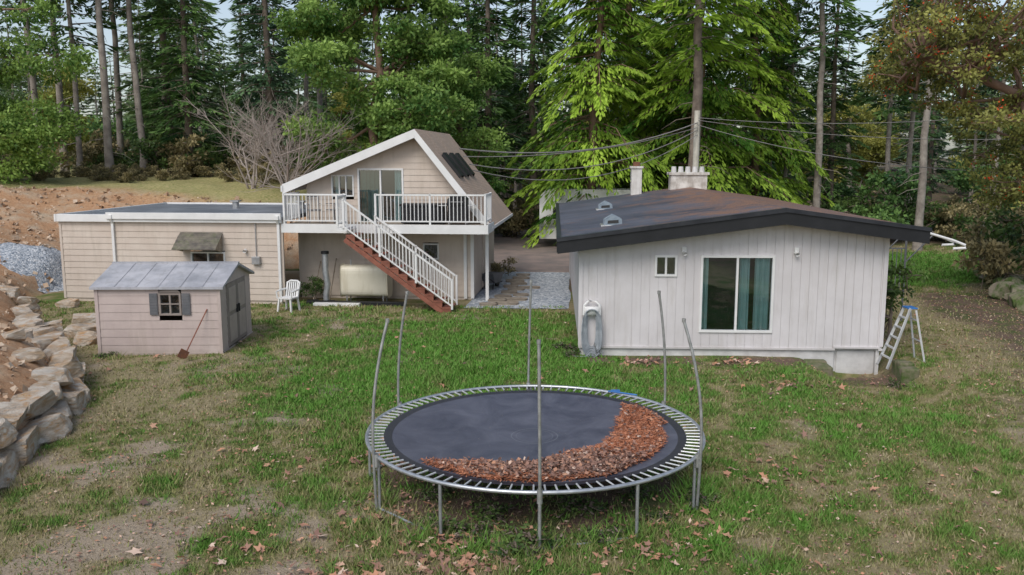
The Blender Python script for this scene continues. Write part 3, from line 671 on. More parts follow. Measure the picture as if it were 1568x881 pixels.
vl=N(nt,'ShaderNodeVectorMath',operation='LENGTH')
mp=N(nt,'ShaderNodeMapping'); mp.inputs['Scale'].default_value=(1,1,0); nt.links.new(tcx.outputs['Object'],mp.inputs[0]); nt.links.new(mp.outputs[0],vl.inputs[0])
ring=math_(nt,'MULTIPLY',math_(nt,'LESS_THAN',math_(nt,'ABSOLUTE',math_(nt,'SUBTRACT',vl.outputs['Value'],.34)),.008),.4)
ring2=math_(nt,'MULTIPLY',math_(nt,'LESS_THAN',math_(nt,'ABSOLUTE',math_(nt,'SUBTRACT',vl.outputs['Value'],.27)),.006),.3)
edge=math_(nt,'MULTIPLY',math_(nt,'LESS_THAN',math_(nt,'ABSOLUTE',math_(nt,'SUBTRACT',vl.outputs['Value'],2.13)),.06),.85)
c=mix(nt,math_(nt,'ADD',ring,ring2),c,(.25,.26,.28)); c=mix(nt,edge,c,(.018,.018,.022))
spk=maprange(nt,noise(nt,55,2,.6,P),.68,.75); c=mix(nt,spk,c,(.35,.27,.2))
nt.links.new(c,b.inputs['Base Color']); b.inputs['Roughness'].default_value=.42; b.inputs['Specular IOR Level'].default_value=.5
add('mat',np_mesh('mat',V,Fq,smooth=True,mats=[M_matf]),TP)
mb=MB()
for k,(ang,bow,ln) in enumerate([(-90,0.0,-.02),(-150,.13,.05),(-30,.15,-.07),(31,.08,-.05),(91,.04,.04),(150,.09,.07)]):
    t=math.radians(ang); c,s_=math.cos(t),math.sin(t); pts=[]
    for i in range(14):
        z_=.0+2.58*i/13; rr=TR+.045+ .25*bow*math.sin(z_/2.58*math.pi) + (0 if z_<1.1 else -bow*1.1*((z_-1.1)/1.4)**2)
        tt=ln*max(0,(z_-.8)/1.8)**1.4
        pts.append((rr*c+tt,rr*s_,z_))
    mb.tube(pts,.02,8); mb.tube([((TR+.035)*c,(TR+.035)*s_,TZ-.12),((TR+.035)*c,(TR+.035)*s_,TZ+.06)],.034,8)
    mb.tube([(pts[-1][0],pts[-1][1],2.56),(pts[-1][0],pts[-1][1],2.61)],.026,8)
mb.obj('net_poles',TP,[M_pole],smooth=True)
mb=MB(); mb.box(1.35,1.5,1.98,2.06,TZ+.0,TZ+.04); mb.tube([(1.3,2.0,TZ+.03),(1.75,1.72,TZ+.04)],.012,6); mb.obj('blue_strap',TP,[M_blue])
inner=np.array([(-1.75,-1.2),(-1.3,-1.05),(-.8,-1.1),(-.3,-1.08),(.1,-.95),(.6,-.6),(.95,-.3),(1.15,.1),(1.3,.6),(1.4,1.15),(1.45,1.65)])
def pile(n,sz,needle=False,seed=0):
    nm=NM(); x=(rng.random(n*9)*2-1)*2.1; y=(rng.random(n*9)*2-1)*2.1; r_=np.hypot(x,y)
    yi=np.interp(x,inner[:,0],inner[:,1],left=-9,right=1.7)
    d=(yi-y)*.8; jag=.6*(fbm(x,y,1.8)-.5)+.25*(vnoise(x,y,7)-.5)
    dens=np.clip((d+jag)/.3,0,1)
    lim=2.08-.14*sst(.9,1.5,x)*(y<.3)-.12*fbm(x,y,2)
    core=np.exp(-((x-.35)/1.05)**2-((y+1.45)/.42)**2)*1.25
    k=(dens>rng.random(len(x)))&(r_<lim)&(x>-1.75)
    if not needle: k&=(core+.05>rng.random(len(x)))
    else: k&=((core<.55)|(rng.random(len(x))<.35))
    x,y,d=x[k][:n],y[k][:n],d[k][:n]; n=len(x)
    z=TZ-.01-.09*(1-(np.hypot(x,y)/MR)**2)+.01+np.clip(d,0,.5)*.13*rng.random(n)*(.5+vnoise(x,y,5))*(1 if not needle else .7)
    Dn=rng.normal(size=(n,3)); Dn[:,2]*=.3 if not needle else .15
    fl=rng.normal(size=(n,3))*.45+np.array([0,0,1.])
    L=sz*(.5+1.0*rng.random(n)); 
    if needle: nm.leaves(np.stack([x,y,z],1),Dn,L,.006,0,np.clip(rng.normal(.42,.2,n)+.6*(vnoise(x,y,4)-.5),0,1),fl)
    else: nm.leaves(np.stack([x,y,z+.012],1),Dn,L,L*.33,0,np.clip(rng.normal(.27,.24,n)+.55*(rng.random(n)<.16),0,1),fl)
    return nm
add('orange_needle_litter',pile(24000,.06,True).mesh('nl',[M_needle]),None,(TC[0],TC[1],TZ0))
add('leaf_pile',pile(8000,.06).mesh('lp',[M_leaf]),None,(TC[0],TC[1],TZ0))

# ------------------------------------------------------------------ fallen maple leaves
def maple(n,samp):
    V=[];Fc=[];T=[]
    for i in range(n):
        x_,y_=samp()
        if blocked(np.array([x_]),np.array([y_]))[0] : continue
        s=R.uniform(.04,.105); a=R.uniform(0,6.28); z_=T1(x_,y_)+.03+.02*R.random(); t=min(1,max(0,R.gauss(.55,.24))); tx=R.uniform(-.5,.5);ty=R.uniform(-.5,.5)
        base=len(V); V.append((x_,y_,z_+.015));T.append(t)
        m_=10
        for k in range(m_):
            rr=s*(1.0 if k%2==0 else .42)*R.uniform(.8,1.15)*(.6 if k in(5,4,6) else 1); aa=a+k/m_*6.283
            dx,dy=rr*math.cos(aa),rr*math.sin(aa); V.append((x_+dx,y_+dy,z_+.015+tx*dx+ty*dy+R.uniform(-.01,.02))); T.append(t)
        for k in range(m_): Fc.append((base,base+1+k,base+1+(k+1)%m_))
    add('fallen_leaves',np_mesh('fl',V,Fc,None,T,[M_leaf]))
cl=[(-1.6,11.0,.8),(-.9,9.9,.7),(-1.0,9.4,.5),(.1,9.0,.9),(1.7,9.7,.7),(2.2,10.5,.8),(5.6,17.4,.7),(2.9,19.4,.6),(5.0,19.3,.5),(-1.9,13,.6),(-3.2,10,1.),(3.9,12.5,1.0),(-.2,9.5,.35),(-.7,10.1,.35),(-2.0,9.1,.6)]
def samp():
    if R.random()<.62: c=R.choice(cl); return (R.gauss(c[0],c[2]*.6),R.gauss(c[1],c[2]*.4))
    y_=R.uniform(8.5,27); return (R.uniform(-.5*y_,.6*y_),y_)
maple(900,samp)
n=9000; yy=rng.uniform(15,31,n); xx=rng.uniform(8,20,n); k=(litter_shade(xx,yy)>rng.random(n)); xx,yy=xx[k],yy[k]; nm=NM()
n2_=8500; y2=8.5*(25/8.5)**rng.random(n2_); x2=rng.uniform(-1,1,n2_)*.6*y2; k=(bdist(x2,y2)<0)&(~blocked(x2,y2))&(fbm(x2,y2,.8)>.42); xx=np.concatenate([xx,x2[k]]);yy=np.concatenate([yy,y2[k]]);n=len(xx)
Dn=rng.normal(size=(n,3));Dn[:,2]*=.2; nm.leaves(np.stack([xx,yy,terr(xx,yy)+.03],1),Dn,.03+.05*rng.random(n),.008+.016*rng.random(n),0,np.clip(rng.normal(.55,.3,n),0,1),rng.normal(size=(n,3))*.3+np.array([0,0,1.]))
add('leaf_litter',nm.mesh('ll',[M_leaf]))

# ------------------------------------------------------------------ rocks
import bmesh
def rock_mesh(seed,facet=9,slab=True):
    rr=np.random.default_rng(seed); bm=bmesh.new(); bmesh.ops.create_icosphere(bm,subdivisions=4,radius=1)
    V=np.array([v.co for v in bm.verts]); 
    if slab:
        for ax in range(3):
            for sg in (-1,1):
                d=rr.normal(0,.16,3); d[ax]+=sg; d/=np.linalg.norm(d); h=(.62,.6,.5)[ax]*rr.uniform(.88,1.12); s=V@d; V=V-np.maximum(s-h,0)[:,None]*d[None]
    for k in range(facet):
        d=rr.normal(size=3); d/=np.linalg.norm(d); h=rr.uniform(.55,.82); s=V@d; V=V-np.maximum(s-h,0)[:,None]*d[None]
    V*=1+.06*(fbm(V[:,0]*2+V[:,2],V[:,1]*2+V[:,2]*.7,2)-.5)[:,None]*2
    if slab: V=V*1.3
    for v,c in zip(bm.verts,V): v.co=c
    me=bpy.data.meshes.new('rock'); bm.to_mesh(me); bm.free(); return me
M_rock,nt,b=new_mat('sandstone_rock'); P=gpos(nt)
mp=N(nt,'ShaderNodeMapping'); mp.inputs['Scale'].default_value=(1,1,3.2); mp.inputs['Rotation'].default_value=(.25,.2,0); nt.links.new(P,mp.inputs[0]); PS=mp.outputs[0]
c=mix(nt,maprange(nt,noise(nt,2.0,6,.65,PS,.6),.38,.62),(.82,.76,.67),(.56,.41,.27)); c=mix(nt,maprange(nt,noise(nt,3.2,5,.7,PS),.52,.66),c,(.64,.38,.18)); c=mix(nt,maprange(nt,noise(nt,1.5,5,.7,PS),.58,.7),c,(.34,.31,.28))
nt.links.new(c,b.inputs['Base Color']); b.inputs['Roughness'].default_value=.85; bump(nt,b,noise(nt,5,8,.75,PS,.6),1,.14)
RM=[rock_mesh(100+i) for i in range(9)]
for m_ in RM: m_.materials.append(M_rock)
RW=empty('rock_retaining_wall')
def along(c,step):
    out=[];rem=0
    for (a,b_) in zip(c[:-1],c[1:]):
        L=math.dist(a,b_);t=rem
        while t<L: out.append((a[0]+(b_[0]-a[0])*t/L,a[1]+(b_[1]-a[1])*t/L,math.atan2(b_[1]-a[1],b_[0]-a[0]))); t+=step
        rem=t-L
    return out
for i,(x_,y_,a_) in enumerate(along(CUR[:7],.92)):
    s=R.uniform(.42,.58); zz=.1 if y_<19 else .06
    o=add('rock_%d'%i,RM[i%9],RW,(x_+R.uniform(-.12,.08)-.02,y_,zz+R.uniform(-.03,.05)),a_+R.uniform(-.25,.25),(s*R.uniform(1.2,1.5),s*R.uniform(.6,.75),s*R.uniform(.6,.72))); o.rotation_euler[0]=R.uniform(-.15,.15)
    if R.random()<.92:
        s=R.uniform(.36,.5); o=add('rock_t%d'%i,RM[(i*4+2)%9],RW,(x_-.34+R.uniform(-.12,.08),y_+.35,.5+R.uniform(-.05,.06)),a_+R.uniform(-.5,.5),(s*R.uniform(1.2,1.5),s*.75,s*.48)); o.rotation_euler[1]=R.uniform(-.2,.2)
M_mrock=pmat('mossy_rock',(.08,.13,.03),(.28,.24,.18),3,.95,.8,12,lo=.42,hi=.6)
MW=empty('mossy_rock_wall'); RM2=[rock_mesh(300+i,12,False) for i in range(4)]
for m_ in RM2: m_.materials.append(M_mrock)
for i in range(13):
    y_=26.6+i*.45; x_=16.0+.55*(y_-26.6)*.55; s=R.uniform(.35,.55); add('rock_%d'%i,RM2[i%4],MW,(x_+R.uniform(-.2,.4),y_,T1(x_,y_)+.12),R.uniform(0,6),(s*1.2,s*.9,s*.7))
BB=empty('scattered_boulders')
for i,(x_,y_,s) in enumerate([(-10.8,21.6,.3),(-11.3,22.6,.38),(-12.4,22.6,.42),(-12.0,24.0,.36),(-13.1,23.0,.32),(-14.0,27,.28),(-15.4,26.2,.3),(-11.0,19.0,.26),(-13.5,21.6,.34),(-15.6,27.6,.3),(-9.6,16.8,.24),(-10.3,17.6,.2),(-9.3,14.6,.18)]):
    add('boulder_%d'%i,RM[(i*2)%9],BB,(x_,y_,T1(x_,y_)+s*.3),R.uniform(0,6),(s*1.3,s,s*.75))
n=3600; xx=rng.uniform(-24,-7,n*3); yy=rng.uniform(9,40,n*3); d=bdist(xx,yy); k=(d>.1)&(d<9); xx,yy=xx[k][:n],yy[k][:n]; n=len(xx)
nm=NM(); s=.03+.10*rng.random(n)**3
zz=terr(xx,yy)
for dv in range(3):
    nm.leaves(np.stack([xx,yy,zz-.01],1)+rng.normal(size=(n,3))*.01,rng.normal(size=(n,3))*np.array([1,1,.4])+np.array([0,0,.4]),s*2,s,0,.5,rng.normal(size=(n,3)))
add('bank_rubble',nm.mesh('rub',[pmat('rubble',(.40,.25,.15),(.60,.50,.39),3,.9,.3)]))
gx,gy=-17.2,31.8; V=[];Fq=[]
for i in range(13):
    r_=i/12
    for j in range(32):
        t=j/32*6.283; px=gx+2.0*r_*math.cos(t)*(1+.1*math.sin(3*t)); py=gy+2.4*r_*math.sin(t); V.append((px,py,T1(px,py)-.06+.45*(1-float(sst(0,1,np.array(r_))))+.05*R.random()))
for i in range(12):
    for j in range(32): Fq.append((i*32+j,i*32+(j+1)%32,(i+1)*32+(j+1)%32,(i+1)*32+j))
add('gravel_heap',np_mesh('gh',V,Fq,mats=[M_gravel],smooth=True))

# ------------------------------------------------------------------ house side stuff
LD=empty('step_ladder',(9.2,19.8,T1(9.25,19.75)-.08),0); mb=MB(); LD.scale=(.82,.9,.92)
for s_ in (-1,1):
    mb.beam((-.72,.3*s_-.1,0),(-.06,.17*s_,1.5),.03,.07); mb.beam((.42,.3*s_,-.05),(.1,.17*s_,1.45),.025,.05)
for k in range(1,6):
    t=k/6; w=.3-.13*t; mb.beam((-.72+.66*t,-w-.1*(1-t),1.5*t),(-.72+.66*t,w-.1*(1-t),1.5*t),.08,.03)
    if k%2: mb.beam((.42-.32*t,-w,1.57*t-.12),(.42-.32*t,w,1.57*t-.12),.02,.03)
mb.box(-.12,.14,-.18,.18,1.48,1.51,m=1); mb.obj('ladder_frame',LD,[M_alu,M_blue])
for i,(x_,y_,w,d_,h_) in enumerate([(7.0,19.4,.5,.8,.3),(8.95,19.3,.35,1.0,.32)]):
    e=empty('mossy_retaining_block',(x_,y_,0),HA+R.uniform(-8,8)); mb=MB()
    for k in range(3): mb.box(-w/2+R.uniform(-.04,.04),w/2,-d_/2+k*d_/3+.01,-d_/2+(k+1)*d_/3-.01,-.7,h_-.25+R.uniform(-.05,.05))
    mb.obj('block',e,[M_moss],bev=.04)
SWG=empty('cantilever_awning_frame',(11.0,24.2,T1(11.0,24.2)),-10); mb=MB()
for y_ in (-.5,.5): mb.tube([(-.75,y_,2.25),(-.6,y_,2.5),(-.1,y_,2.68),(.5,y_,2.6),(1.1,y_,2.42),(1.4,y_,2.3),(1.42,y_,2.22),(1.1,y_,2.2)],.035,8)
for (a,b_) in ((-.6,2.5),(-.1,2.68),(.5,2.6),(1.1,2.42),(1.4,2.3)): mb.beam((a,-.5,b_),(a,.5,b_),.03,.03)
for s_ in (-.7,.1):
    mb.tube([(s_,0.3,0),(s_,.3,2.45)],.03,6,m=1); mb.tube([(s_,0.3,1.7),(s_+.7,.3,2.5)],.02,6,m=1)
for k in range(8): mb.beam((-.7+k*.115,.32,.9),(-.7+k*.115,.32,2.1),.02,.02,m=1)
mb.beam((-.7,.32,2.1),(.1,.32,2.1),.03,.04,m=1); mb.obj('awning_frame',SWG,[M_white,M_shutter])
TRL=empty('travel_trailer',(4.2,46.2,0),-4); mb=MB()
mb.prism([(-2.6,.55),(2.6,.55),(2.6,2.4),(2.35,2.9),(-2.3,2.95),(-2.6,2.6)],-1.1,1.1); mb.obj('body',TRL,[M_white],bev=.1)
mb=MB(); 
for a_ in (-2.0,-.3,1.2): mb.box(a_,a_+.8,-1.12,-1.101,1.5,2.1)
mb.box(-2.61,2.61,-1.112,-1.101,1.0,1.12,m=1)
for a_ in (-.3,.5):
    mb.T=lambda x_,y_,z_,a=a_:(x_+a,y_,z_+.35); mb.prism([(.34*math.cos(t*math.pi/8),.34*math.sin(t*math.pi/8)) for t in range(16)],-1.15,-.9)
mb.T=None; mb.beam((-2.6,0,.5),(-3.4,0,.45),.1,.1); mb.obj('windows_and_wheels',TRL,[M_black,M_metal])
UP=empty('utility_pole',(7.75,37.0,0)); mb=MB(); mb.tube([(0,0,0),(0,0,6.6)],[.15,.12],10); mb.obj('pole',UP,[pmat('pole_wood',(.46,.44,.37),(.6,.57,.49),3,.9,.3)])
def wire(mb,a,b_,sag,r=.02):
    a=Vector(a);b_=Vector(b_); mb.tube([tuple(a+(b_-a)*t+Vector((0,0,-4*sag*t*(1-t)))) for t in [i/14 for i in range(15)]],r,4)
mb=MB(); wire(mb,(7.75,36.85,6.1),(-1.7,28.6,4.95),.55,.024); wire(mb,(7.75,36.85,5.8),(-1.4,28.8,4.45),.75,.018); wire(mb,(7.75,36.85,5.6),(-1.3,29.2,4.25),.95,.016); wire(mb,(7.75,36.85,5.9),(-1.6,29.0,4.7),.35,.016); wire(mb,(7.75,36.9,6.3),(26,30,7.5),.8,.013); wire(mb,(7.75,36.9,6.2),(24,33,5.6),.5,.013); wire(mb,(7.75,36.8,6.0),(17,27,4.2),.5,.013); mb.obj('overhead_wires',None,[M_wire])

# ------------------------------------------------------------------ TREES
def conifer(seed,Ht=27,clear=2.,Rd=3.6,bpm=8,per=46,droop=.35,rise=.12,L0=.5,W0=.07,tr=.28,mats=None,hang=.2,stub=True,tw=1.0,thin=17,bvar=.16):
    r=np.random.default_rng(seed); nm=NM()
    zz=np.linspace(-.5,Ht,14); off=np.cumsum(r.normal(0,.07,(14,2)),0)
    nm.tube(np.stack([off[:,0],off[:,1],zz],1),tr*(1-zz.clip(0)/Ht*.88)*(1+.35*np.exp(-zz.clip(0)/.5)),9,0)
    nb=int((Ht-clear)*bpm); z=clear+(Ht-clear)*np.sort(r.random(nb)); z=z[(z<thin)|(r.random(nb)<.5)]; nb=len(z); t=(z-clear)/(Ht-clear)
    L=Rd*(1-t)**.75*(.45+.65*r.random(nb))*np.minimum(1,.55+4*t); az=r.random(nb)*2*np.pi
    bt=r.normal(0,bvar,nb)+.25*(np.sin(z*1.3+seed)+np.sin(az*2+z*.6))*.35
    ox=np.interp(z,zz,off[:,0]);oy=np.interp(z,zz,off[:,1]); dr=droop*(.7+.6*r.random(nb)); rs=rise+r.normal(0,.1,nb)
    def pos(i,s): 
        h=(rs[i]*s-dr[i]*s*s)*L[i]; return np.stack([ox[i]+np.cos(az[i])*L[i]*s,oy[i]+np.sin(az[i])*L[i]*s,z[i]+h],-1)
    for i in range(nb):
        ss=np.array([0,.5,.95]); P=pos(np.full(3,i),ss); nm.tube(P,np.array([.045,.025,.008])*(.4+L[i]/Rd),3,0)
    idx=np.repeat(np.arange(nb),np.maximum(6,(per*L/Rd*1.4).astype(int))); n=len(idx); s=.12+.9*r.random(n)**.8
    P=pos(idx,s); sp=r.normal(0,1,n)
    wid=.28*L[idx]*(1.05-s)*tw
    side=np.stack([-np.sin(az[idx]),np.cos(az[idx]),np.zeros(n)],1)
    P=P+side*(sp*wid)[:,None]; P[:,2]-=np.abs(sp)*wid*.3+r.random(n)*.06
    a2=az[idx]+np.sign(sp)*(.25+.9*r.random(n))*(1.1-.7*s)
    Dv=np.stack([np.cos(a2),np.sin(a2),-hang-.5*s*droop+r.normal(0,.22,n)],1)
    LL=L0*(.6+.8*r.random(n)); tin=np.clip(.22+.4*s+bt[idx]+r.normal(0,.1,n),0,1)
    fl=np.stack([r.normal(0,.5,n),r.normal(0,.5,n),np.ones(n)],1)
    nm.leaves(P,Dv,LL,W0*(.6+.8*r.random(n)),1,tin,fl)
    if stub and clear>4:
        for i in range(int(clear*1.6)):
            zs=r.uniform(1.5,clear); a=r.random()*6.28; l=r.uniform(.4,1.8); nm.tube(np.array([[0,0,zs],[math.cos(a)*l*.6,math.sin(a)*l*.6,zs-.1*l],[math.cos(a)*l,math.sin(a)*l,zs-.35*l]]),np.array([.03,.018,.005]),3,0)
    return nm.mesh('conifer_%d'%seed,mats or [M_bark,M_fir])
FIR=[conifer(1,25,1.5,3.2,9,60),conifer(2,22,2.5,3.5,8,60,mats=[M_bark,M_fir2]),conifer(3,27,5,3.4,8,60,droop=.5)]
PINE=[conifer(4,27,9,3.0,7,55,tr=.2,mats=[M_barkg,M_fir2]),conifer(5,29,11,3.2,7,55,tr=.23,mats=[M_barkg,M_fir]),conifer(6,25,7,2.8,7,50,tr=.17,mats=[M_barkg,M_fir])]
SMALL=[conifer(7,9,.3,2.3,16,50,L0=.4,W0=.06,tr=.12),conifer(8,6,.2,1.8,20,46,L0=.35,W0=.055,tr=.09,mats=[M_bark,M_fir2])]
FAR=[conifer(11,24,1.5,3.4,6,36,L0=.75,W0=.13,mats=[M_barkg,M_far],thin=99,tr=.22),conifer(12,22,7,3.2,6,36,L0=.75,W0=.13,mats=[M_barkg,M_far],thin=99,stub=False,tr=.22),conifer(13,9,.3,2.4,9,36,L0=.6,W0=.12,mats=[M_bark,M_far],tr=.1)]
CEDAR=[conifer(21,24,1.2,6.0,12,230,droop=.6,rise=.3,L0=.32,W0=.05,tr=.32,mats=[M_barkr,M_cedar],hang=.6,tw=1.0,thin=17,bvar=.22),conifer(22,22,1.2,5.2,12,200,droop=.65,rise=.25,L0=.32,W0=.05,tr=.28,mats=[M_barkr,M_cedar],hang=.65,tw=1.0,thin=17,bvar=.22)]
def broadleaf(seed,clumps,trunk,per=700,ls=.2,mats=None,tr=.22,berry=0):
    r=np.random.default_rng(seed); nm=NM(); trunk=[np.array(p,float) for p in trunk]
    nm.tube(np.array(trunk),np.linspace(tr*1.2,tr*.6,len(trunk)),8,0)
    for (cx,cy,cz,cr) in clumps:
        c=np.array([cx,cy,cz]); k=int(np.argmin([np.linalg.norm(c-p)+abs(.8*(p[2]-cz+1)) for p in trunk[1:]]))+1; a=trunk[k]
        mid=(a+c)/2+r.normal(0,.25,3)+np.array([0,0,-.3]); nm.tube(np.array([a,(a+mid)/2,mid,(mid+c)/2+r.normal(0,.1,3),c]),np.array([tr*.45,tr*.36,tr*.28,tr*.18,tr*.08]),5,0)
        ct=r.normal(0,.13)
        nsub=max(5,int(9*cr)); 
        for q in range(nsub):
            d=r.normal(size=3); d/=np.linalg.norm(d); sc=c+d*cr*r.uniform(.45,.95)*np.array([1.1,1.1,.7]); sr=cr*r.uniform(.28,.45)
            nm.tube(np.array([c,(c+sc)/2+r.normal(0,.05,3),sc]),np.array([tr*.07,.02,.008]),3,0)
            n=int(per*cr*cr/nsub*r.uniform(.7,1.3)); v=r.normal(size=(n,3)); v/=np.linalg.norm(v,axis=1)[:,None]; rad=sr*(r.random(n)**.45)*(1+.25*r.normal(size=n))
            P=sc+v*rad[:,None]*np.array([1.15,1.15,.65]); Dv=v+r.normal(size=(n,3))*.8+np.array([0,0,-.25])
            tin=np.clip(.42+ct+r.normal(0,.1)+.22*v[:,2]+r.normal(0,.12,n),0,1)  # leaves on top of each clump lighter, light from above painted in
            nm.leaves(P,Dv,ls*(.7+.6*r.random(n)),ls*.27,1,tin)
            if berry and r.random()<berry:
                nb=12; v=r.normal(size=(nb,3)); P=sc+np.array([0,-.1,sr*.2])+v*.07; nm.leaves(P,r.normal(size=(nb,3)),.06,.03,2,r.random(nb))
    return nm.mesh('broad_%d'%seed,mats or [M_barkr,M_broad])
def rclumps(seed,n,cx,cy,z0,z1,rx,ry,rr=(1.0,1.7)):
    r=random.Random(seed); out=[]
    for i in range(n):
        t=i/(n-1); z=z0+(z1-z0)*t; a=r.uniform(0,6.28); k=math.sqrt(r.random())*(1-.55*abs(t-.4)**1.3); out.append((cx+rx*k*math.cos(a),cy+ry*k*math.sin(a),z+r.uniform(-.5,.5),r.uniform(*rr)))
    return out
BR1=broadleaf(31,rclumps(31,34,0,0,3.0,13.5,3.9,2.4,(1.1,1.8)),[(0,0,-.3),(.1,0,2),(-.3,.1,4.5),(.2,0,7),(0,0,10),(.2,0,12.5)],700,.22)
add('arbutus_tree',BR1,None,(-6.4,42.0,T1(-6.4,42.0)-.4))
m=broadleaf(33,rclumps(34,16,0,0,2.0,9.5,2.4,2.0),[(0,0,-.3),(.3,0,1.5),(.2,.1,3.5),(-.2,0,6),(0,0,8)],650,.2)
add('arbutus_tree',m,None,(-2.6,46.0,.5))
m=broadleaf(32,rclumps(32,26,0,0,1.2,9.0,3.8,2.6,(1.1,1.8)),[(0,0,-.3),(.1,0,1.5),(-.3,.1,3.5),(.2,0,6),(0,0,8.5)],720,.2)
add('bright_maple_tree',m,None,(-25.0,41.5,T1(-25,41.5)-.3))
YM=broadleaf(35,rclumps(36,16,0,0,2.0,9,3,2.6),[(0,0,-.3),(.3,0,1.5),(.2,.1,3.5),(-.2,0,6),(0,0,8)],420,.26,[M_barkg,M_yel])
for (x_,y_,k,s) in ((4.4,46.5,1,1.08),(9.8,47.0,0,1.08),(14.0,51,1,1.0),(7.0,52,1,1.2)):
    add('cedar_tree',CEDAR[k],None,(x_,y_,-.2),R.uniform(0,6),s)
TRK=conifer(41,28,9,3.6,6,60,tr=.30,mats=[M_bark,M_cedar],droop=.5)
add('douglas_fir_tree',TRK,None,(8.75,41.5,-.2),1)
def bare(seed,ht,n0=7):
    r=random.Random(seed); nm=NM()
    def br(p,d,l,rad,dep):
        pts=[p];q=Vector(p);dd=Vector(d)
        for i in range(4):
            dd=(dd+Vector((r.gauss(0,.13),r.gauss(0,.13),r.gauss(0.03,.1)))).normalized(); q=q+dd*l/4; pts.append(tuple(q))
        nm.tube(np.array(pts),np.linspace(rad,rad*.5,5),4,0)
        if dep>0:
            for k in range(4 if dep>1 else 5):
                s=pts[r.randint(1,4)]; nd=(dd+Vector((r.gauss(0,.55),r.gauss(0,.55),r.gauss(.05,.35)))).normalized(); br(s,nd,l*r.uniform(.5,.75),rad*.5,dep-1)
    for k in range(n0): br((r.uniform(-.3,.3),r.uniform(-.3,.3),-.1),Vector((r.gauss(0,.5),r.gauss(0,.5),1)).normalized(),ht*.5,.06,3)
    return nm.mesh('bare_%d'%seed,[M_bare])
BA=bare(5,6.0); add('bare_deciduous_tree',BA,None,(-10.5,40.5,T1(-10.5,40.5)-.1)); add('bare_deciduous_tree',BA,None,(-12.3,42,T1(-12.3,42)-.1),2,.9)
cl=[]
rr_=random.Random(77)
for i in range(92):
    t=rr_.random(); x_=-7.4*t**.8+rr_.uniform(-.6,.6)+1.6; z_=4.6+5.2*rr_.random()+1.2*t; cl.append((x_,rr_.uniform(-2.5,2.5),z_,rr_.uniform(.55,.95)))
for i in range(34): cl.append((rr_.uniform(-2.0,1.8),rr_.uniform(-2,2),rr_.uniform(2.4,5.4),rr_.uniform(.6,1.0)))
m=broadleaf(51,cl,[(1.5,0,-.3),(1.2,0,1.5),(.6,.2,3.2),(-.4,0,5.0),(-1.8,-.2,6.2),(-3.4,0,7.0),(-4.8,.1,7.4)],620,.13,[M_barkr,M_arb,M_berry],.17,.4)
add('arbutus_tree_with_berries',m,None,(17.2,27.0,T1(17,27)))
def shrub(seed,n,r0,h0,ls,mats):
    r=random.Random(seed); return broadleaf(seed,[(r.uniform(-r0,r0)*.7,r.uniform(-r0,r0)*.7,r.uniform(.25,1)*h0,r.uniform(.4,.65)*r0) for _ in range(n)],[(0,0,-.1),(0,0,h0*.3),(0,0,h0*.6)],800/r0**.6,ls,mats,.05)
SHR=[shrub(61,7,1.0,1.5,.14,[M_bark,M_shrub]),shrub(62,7,1.2,1.3,.16,[M_bark,M_brush]),shrub(63,8,1.3,2.2,.18,[M_bark,M_fir])]
add('rhododendron_bush',shrub(64,9,.75,2.0,.13,[M_bark,M_shrub]),None,(9.75,22.0,0))
add('rhododendron_bush',SHR[1],None,(17.0,29.5,T1(16.8,29.5)),0,(1.1,1.1,1.3)); add('rhododendron_bush',SHR[0],None,(18.4,32.5,T1(17.8,31.5)),2,1.5); add('rhododendron_bush',SHR[1],None,(19.5,34.0,0),2,1.5)
add('garden_shrub',SHR[0],None,(-6.5,28.35,0),1,(.45,.4,.5)); add('garden_shrub',SHR[1],None,(-.5,33.6,0),1,.5); add('garden_shrub',SHR[0],None,(-7.75,23.9,0),1,.3)
WD=shrub(66,9,.35,.24,.07,[M_bark,M_shrub])
for i,(x_,y_,s) in enumerate([(-.5,10.2,.8),(.25,9.8,1.0),(-1.0,10.6,.6),(1.1,10.2,.7),(2.5,11.3,.7),(1.9,10.7,.5),(1.45,20.2,.6),(1.3,20.9,.8),(-9.7,20.25,.5),(8.6,18.9,.6),(-7.1,21.5,.5),(-.2,10.9,.7),(.9,11.1,.8),(-1.1,11.6,.6),(1.7,11.6,.6)]): add('weed_clump',WD,None,(x_,y_,T1(x_,y_)-.02),i*1.3,(s*1.2,s*1.2,s*.8))
add('blue_spruce',SMALL[1],None,(14.6,48,0),0,.75)
UG=empty('undergrowth')
for i in range(120):
    y_=R.uniform(45,66); x_=R.uniform(-.66*y_,.66*y_)
    if -2.6<x_<9 and y_<50: continue
    if x_<-4 and y_<47: y_+=5
    if 11<x_<24 and y_<46: y_+=6
    add('shrub_%d'%i,SHR[R.choice([0,1,2,1,0])],UG,(x_,y_,T1(x_,y_)-.1),R.uniform(0,6),R.uniform(.8,1.7))
for i in range(44):
    x_=R.uniform(-30,-9); y_=43+R.uniform(0,4); add('brush_%d'%i,SHR[1],UG,(x_,y_,T1(x_,y_)-.1),R.uniform(0,6),(R.uniform(.3,.55),)*3)
for (u_,Y_,k) in ((85,50,0),(118,54,1),(138,47,2),(186,46,1),(205,52,0),(236,47,0),(1170,58,0),(1186,52,2),(1240,48,1),(1345,50,2),(1372,52,0),(1398,44,1),(1500,47,0),(480,55,0),(500,58,1),(720,56,1)):
    x_=(u_-784)/1330*Y_*1.02; o=add('tall_fir_tree',PINE[k],None,(x_,Y_,T1(x_,Y_)-.2),R.uniform(0,6),R.uniform(.85,1.05)); o.rotation_euler[1]=R.uniform(-.03,.03)
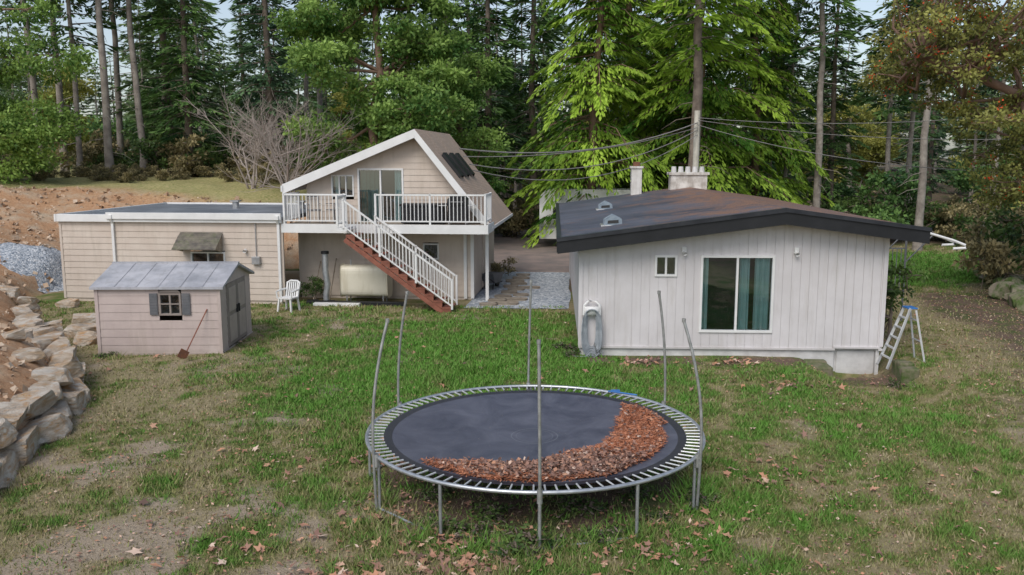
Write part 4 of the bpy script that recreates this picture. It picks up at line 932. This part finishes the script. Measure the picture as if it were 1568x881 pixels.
for (x_,Y_,k,s) in ((-17.5,48,0,.8),(-13.5,50,1,.9),(-1.5,52,0,.95),(1.2,56,2,1),(-4,55,1,1),(17.5,58,1,.9),(12,60,2,1),(-20.5,53,0,.9),(20,55,0,.8)):
    add('fir_tree',FIR[k],None,(x_,Y_,T1(x_,Y_)-.2),R.uniform(0,6),s)
DF=empty('distant_forest')
for i in range(190):
    y_=R.uniform(60,140); x_=R.uniform(-.64*y_-4,.64*y_+4)
    big=R.random(); z_=T1(x_,y_)-.3
    if y_<78:
        if R.random()<.35: continue
        me_=R.choice(FIR+PINE); s=R.uniform(.6,.9)
    else:
        me_=FAR[0] if big<.45 else FAR[1] if big<.62 else FAR[2]; s=R.uniform(.6,.95)*(1.3 if me_ is FAR[2] else 1)
    if big>.88: me_=YM; s=R.uniform(.8,1.3)
    add('forest_tree_%d'%i,me_,DF,(x_,y_,z_),R.uniform(0,6.28),(s*1.1,s*1.1,s))
for i in range(56):
    y_=R.uniform(140,190); x_=R.uniform(-.64*y_-4,.64*y_+4); s=R.uniform(.65,1.0); add('forest_tree_b%d'%i,FAR[0],DF,(x_,y_,T1(x_,y_)-.3),R.uniform(0,6.28),(s*1.7,s*1.7,s))

# ------------------------------------------------------------------ camera, light, world
cam=bpy.data.cameras.new('camera'); cam.sensor_width=36; cam.lens=36*1330/1568; cam.clip_end=3000; cam.clip_start=.1
co=bpy.data.objects.new('camera',cam); COL.objects.link(co); co.location=(0,0,4.7); co.rotation_euler=(math.radians(90)-math.atan(200.5/1330),0,0); scn.camera=co
w=bpy.data.worlds.new('World'); scn.world=w; w.use_nodes=True; nt=w.node_tree
sk=N(nt,'ShaderNodeTexSky',sky_type='NISHITA'); sk.sun_disc=False; EL,AZ=48,205
sk.sun_elevation=math.radians(EL); sk.sun_rotation=math.radians(AZ); sk.air_density=1.0; sk.dust_density=1.5
hs=N(nt,'ShaderNodeHueSaturation'); hs.inputs['Saturation'].default_value=.7; nt.links.new(sk.outputs[0],hs.inputs['Color'])
bg=nt.nodes['Background']; nt.links.new(hs.outputs[0],bg.inputs[0]); bg.inputs[1].default_value=.15
sl=bpy.data.lights.new('sun','SUN'); sl.energy=1.9; sl.angle=math.radians(35); sl.color=(1,.945,.87)
so=bpy.data.objects.new('sun',sl); COL.objects.link(so)
a=math.radians(AZ); dirv=Vector((math.sin(a)*math.cos(math.radians(EL)),math.cos(a)*math.cos(math.radians(EL)),math.sin(math.radians(EL))))
so.rotation_euler=dirv.to_track_quat('Z','Y').to_euler()
scn.view_settings.view_transform='Standard'; scn.view_settings.look='None'; scn.view_settings.exposure=0
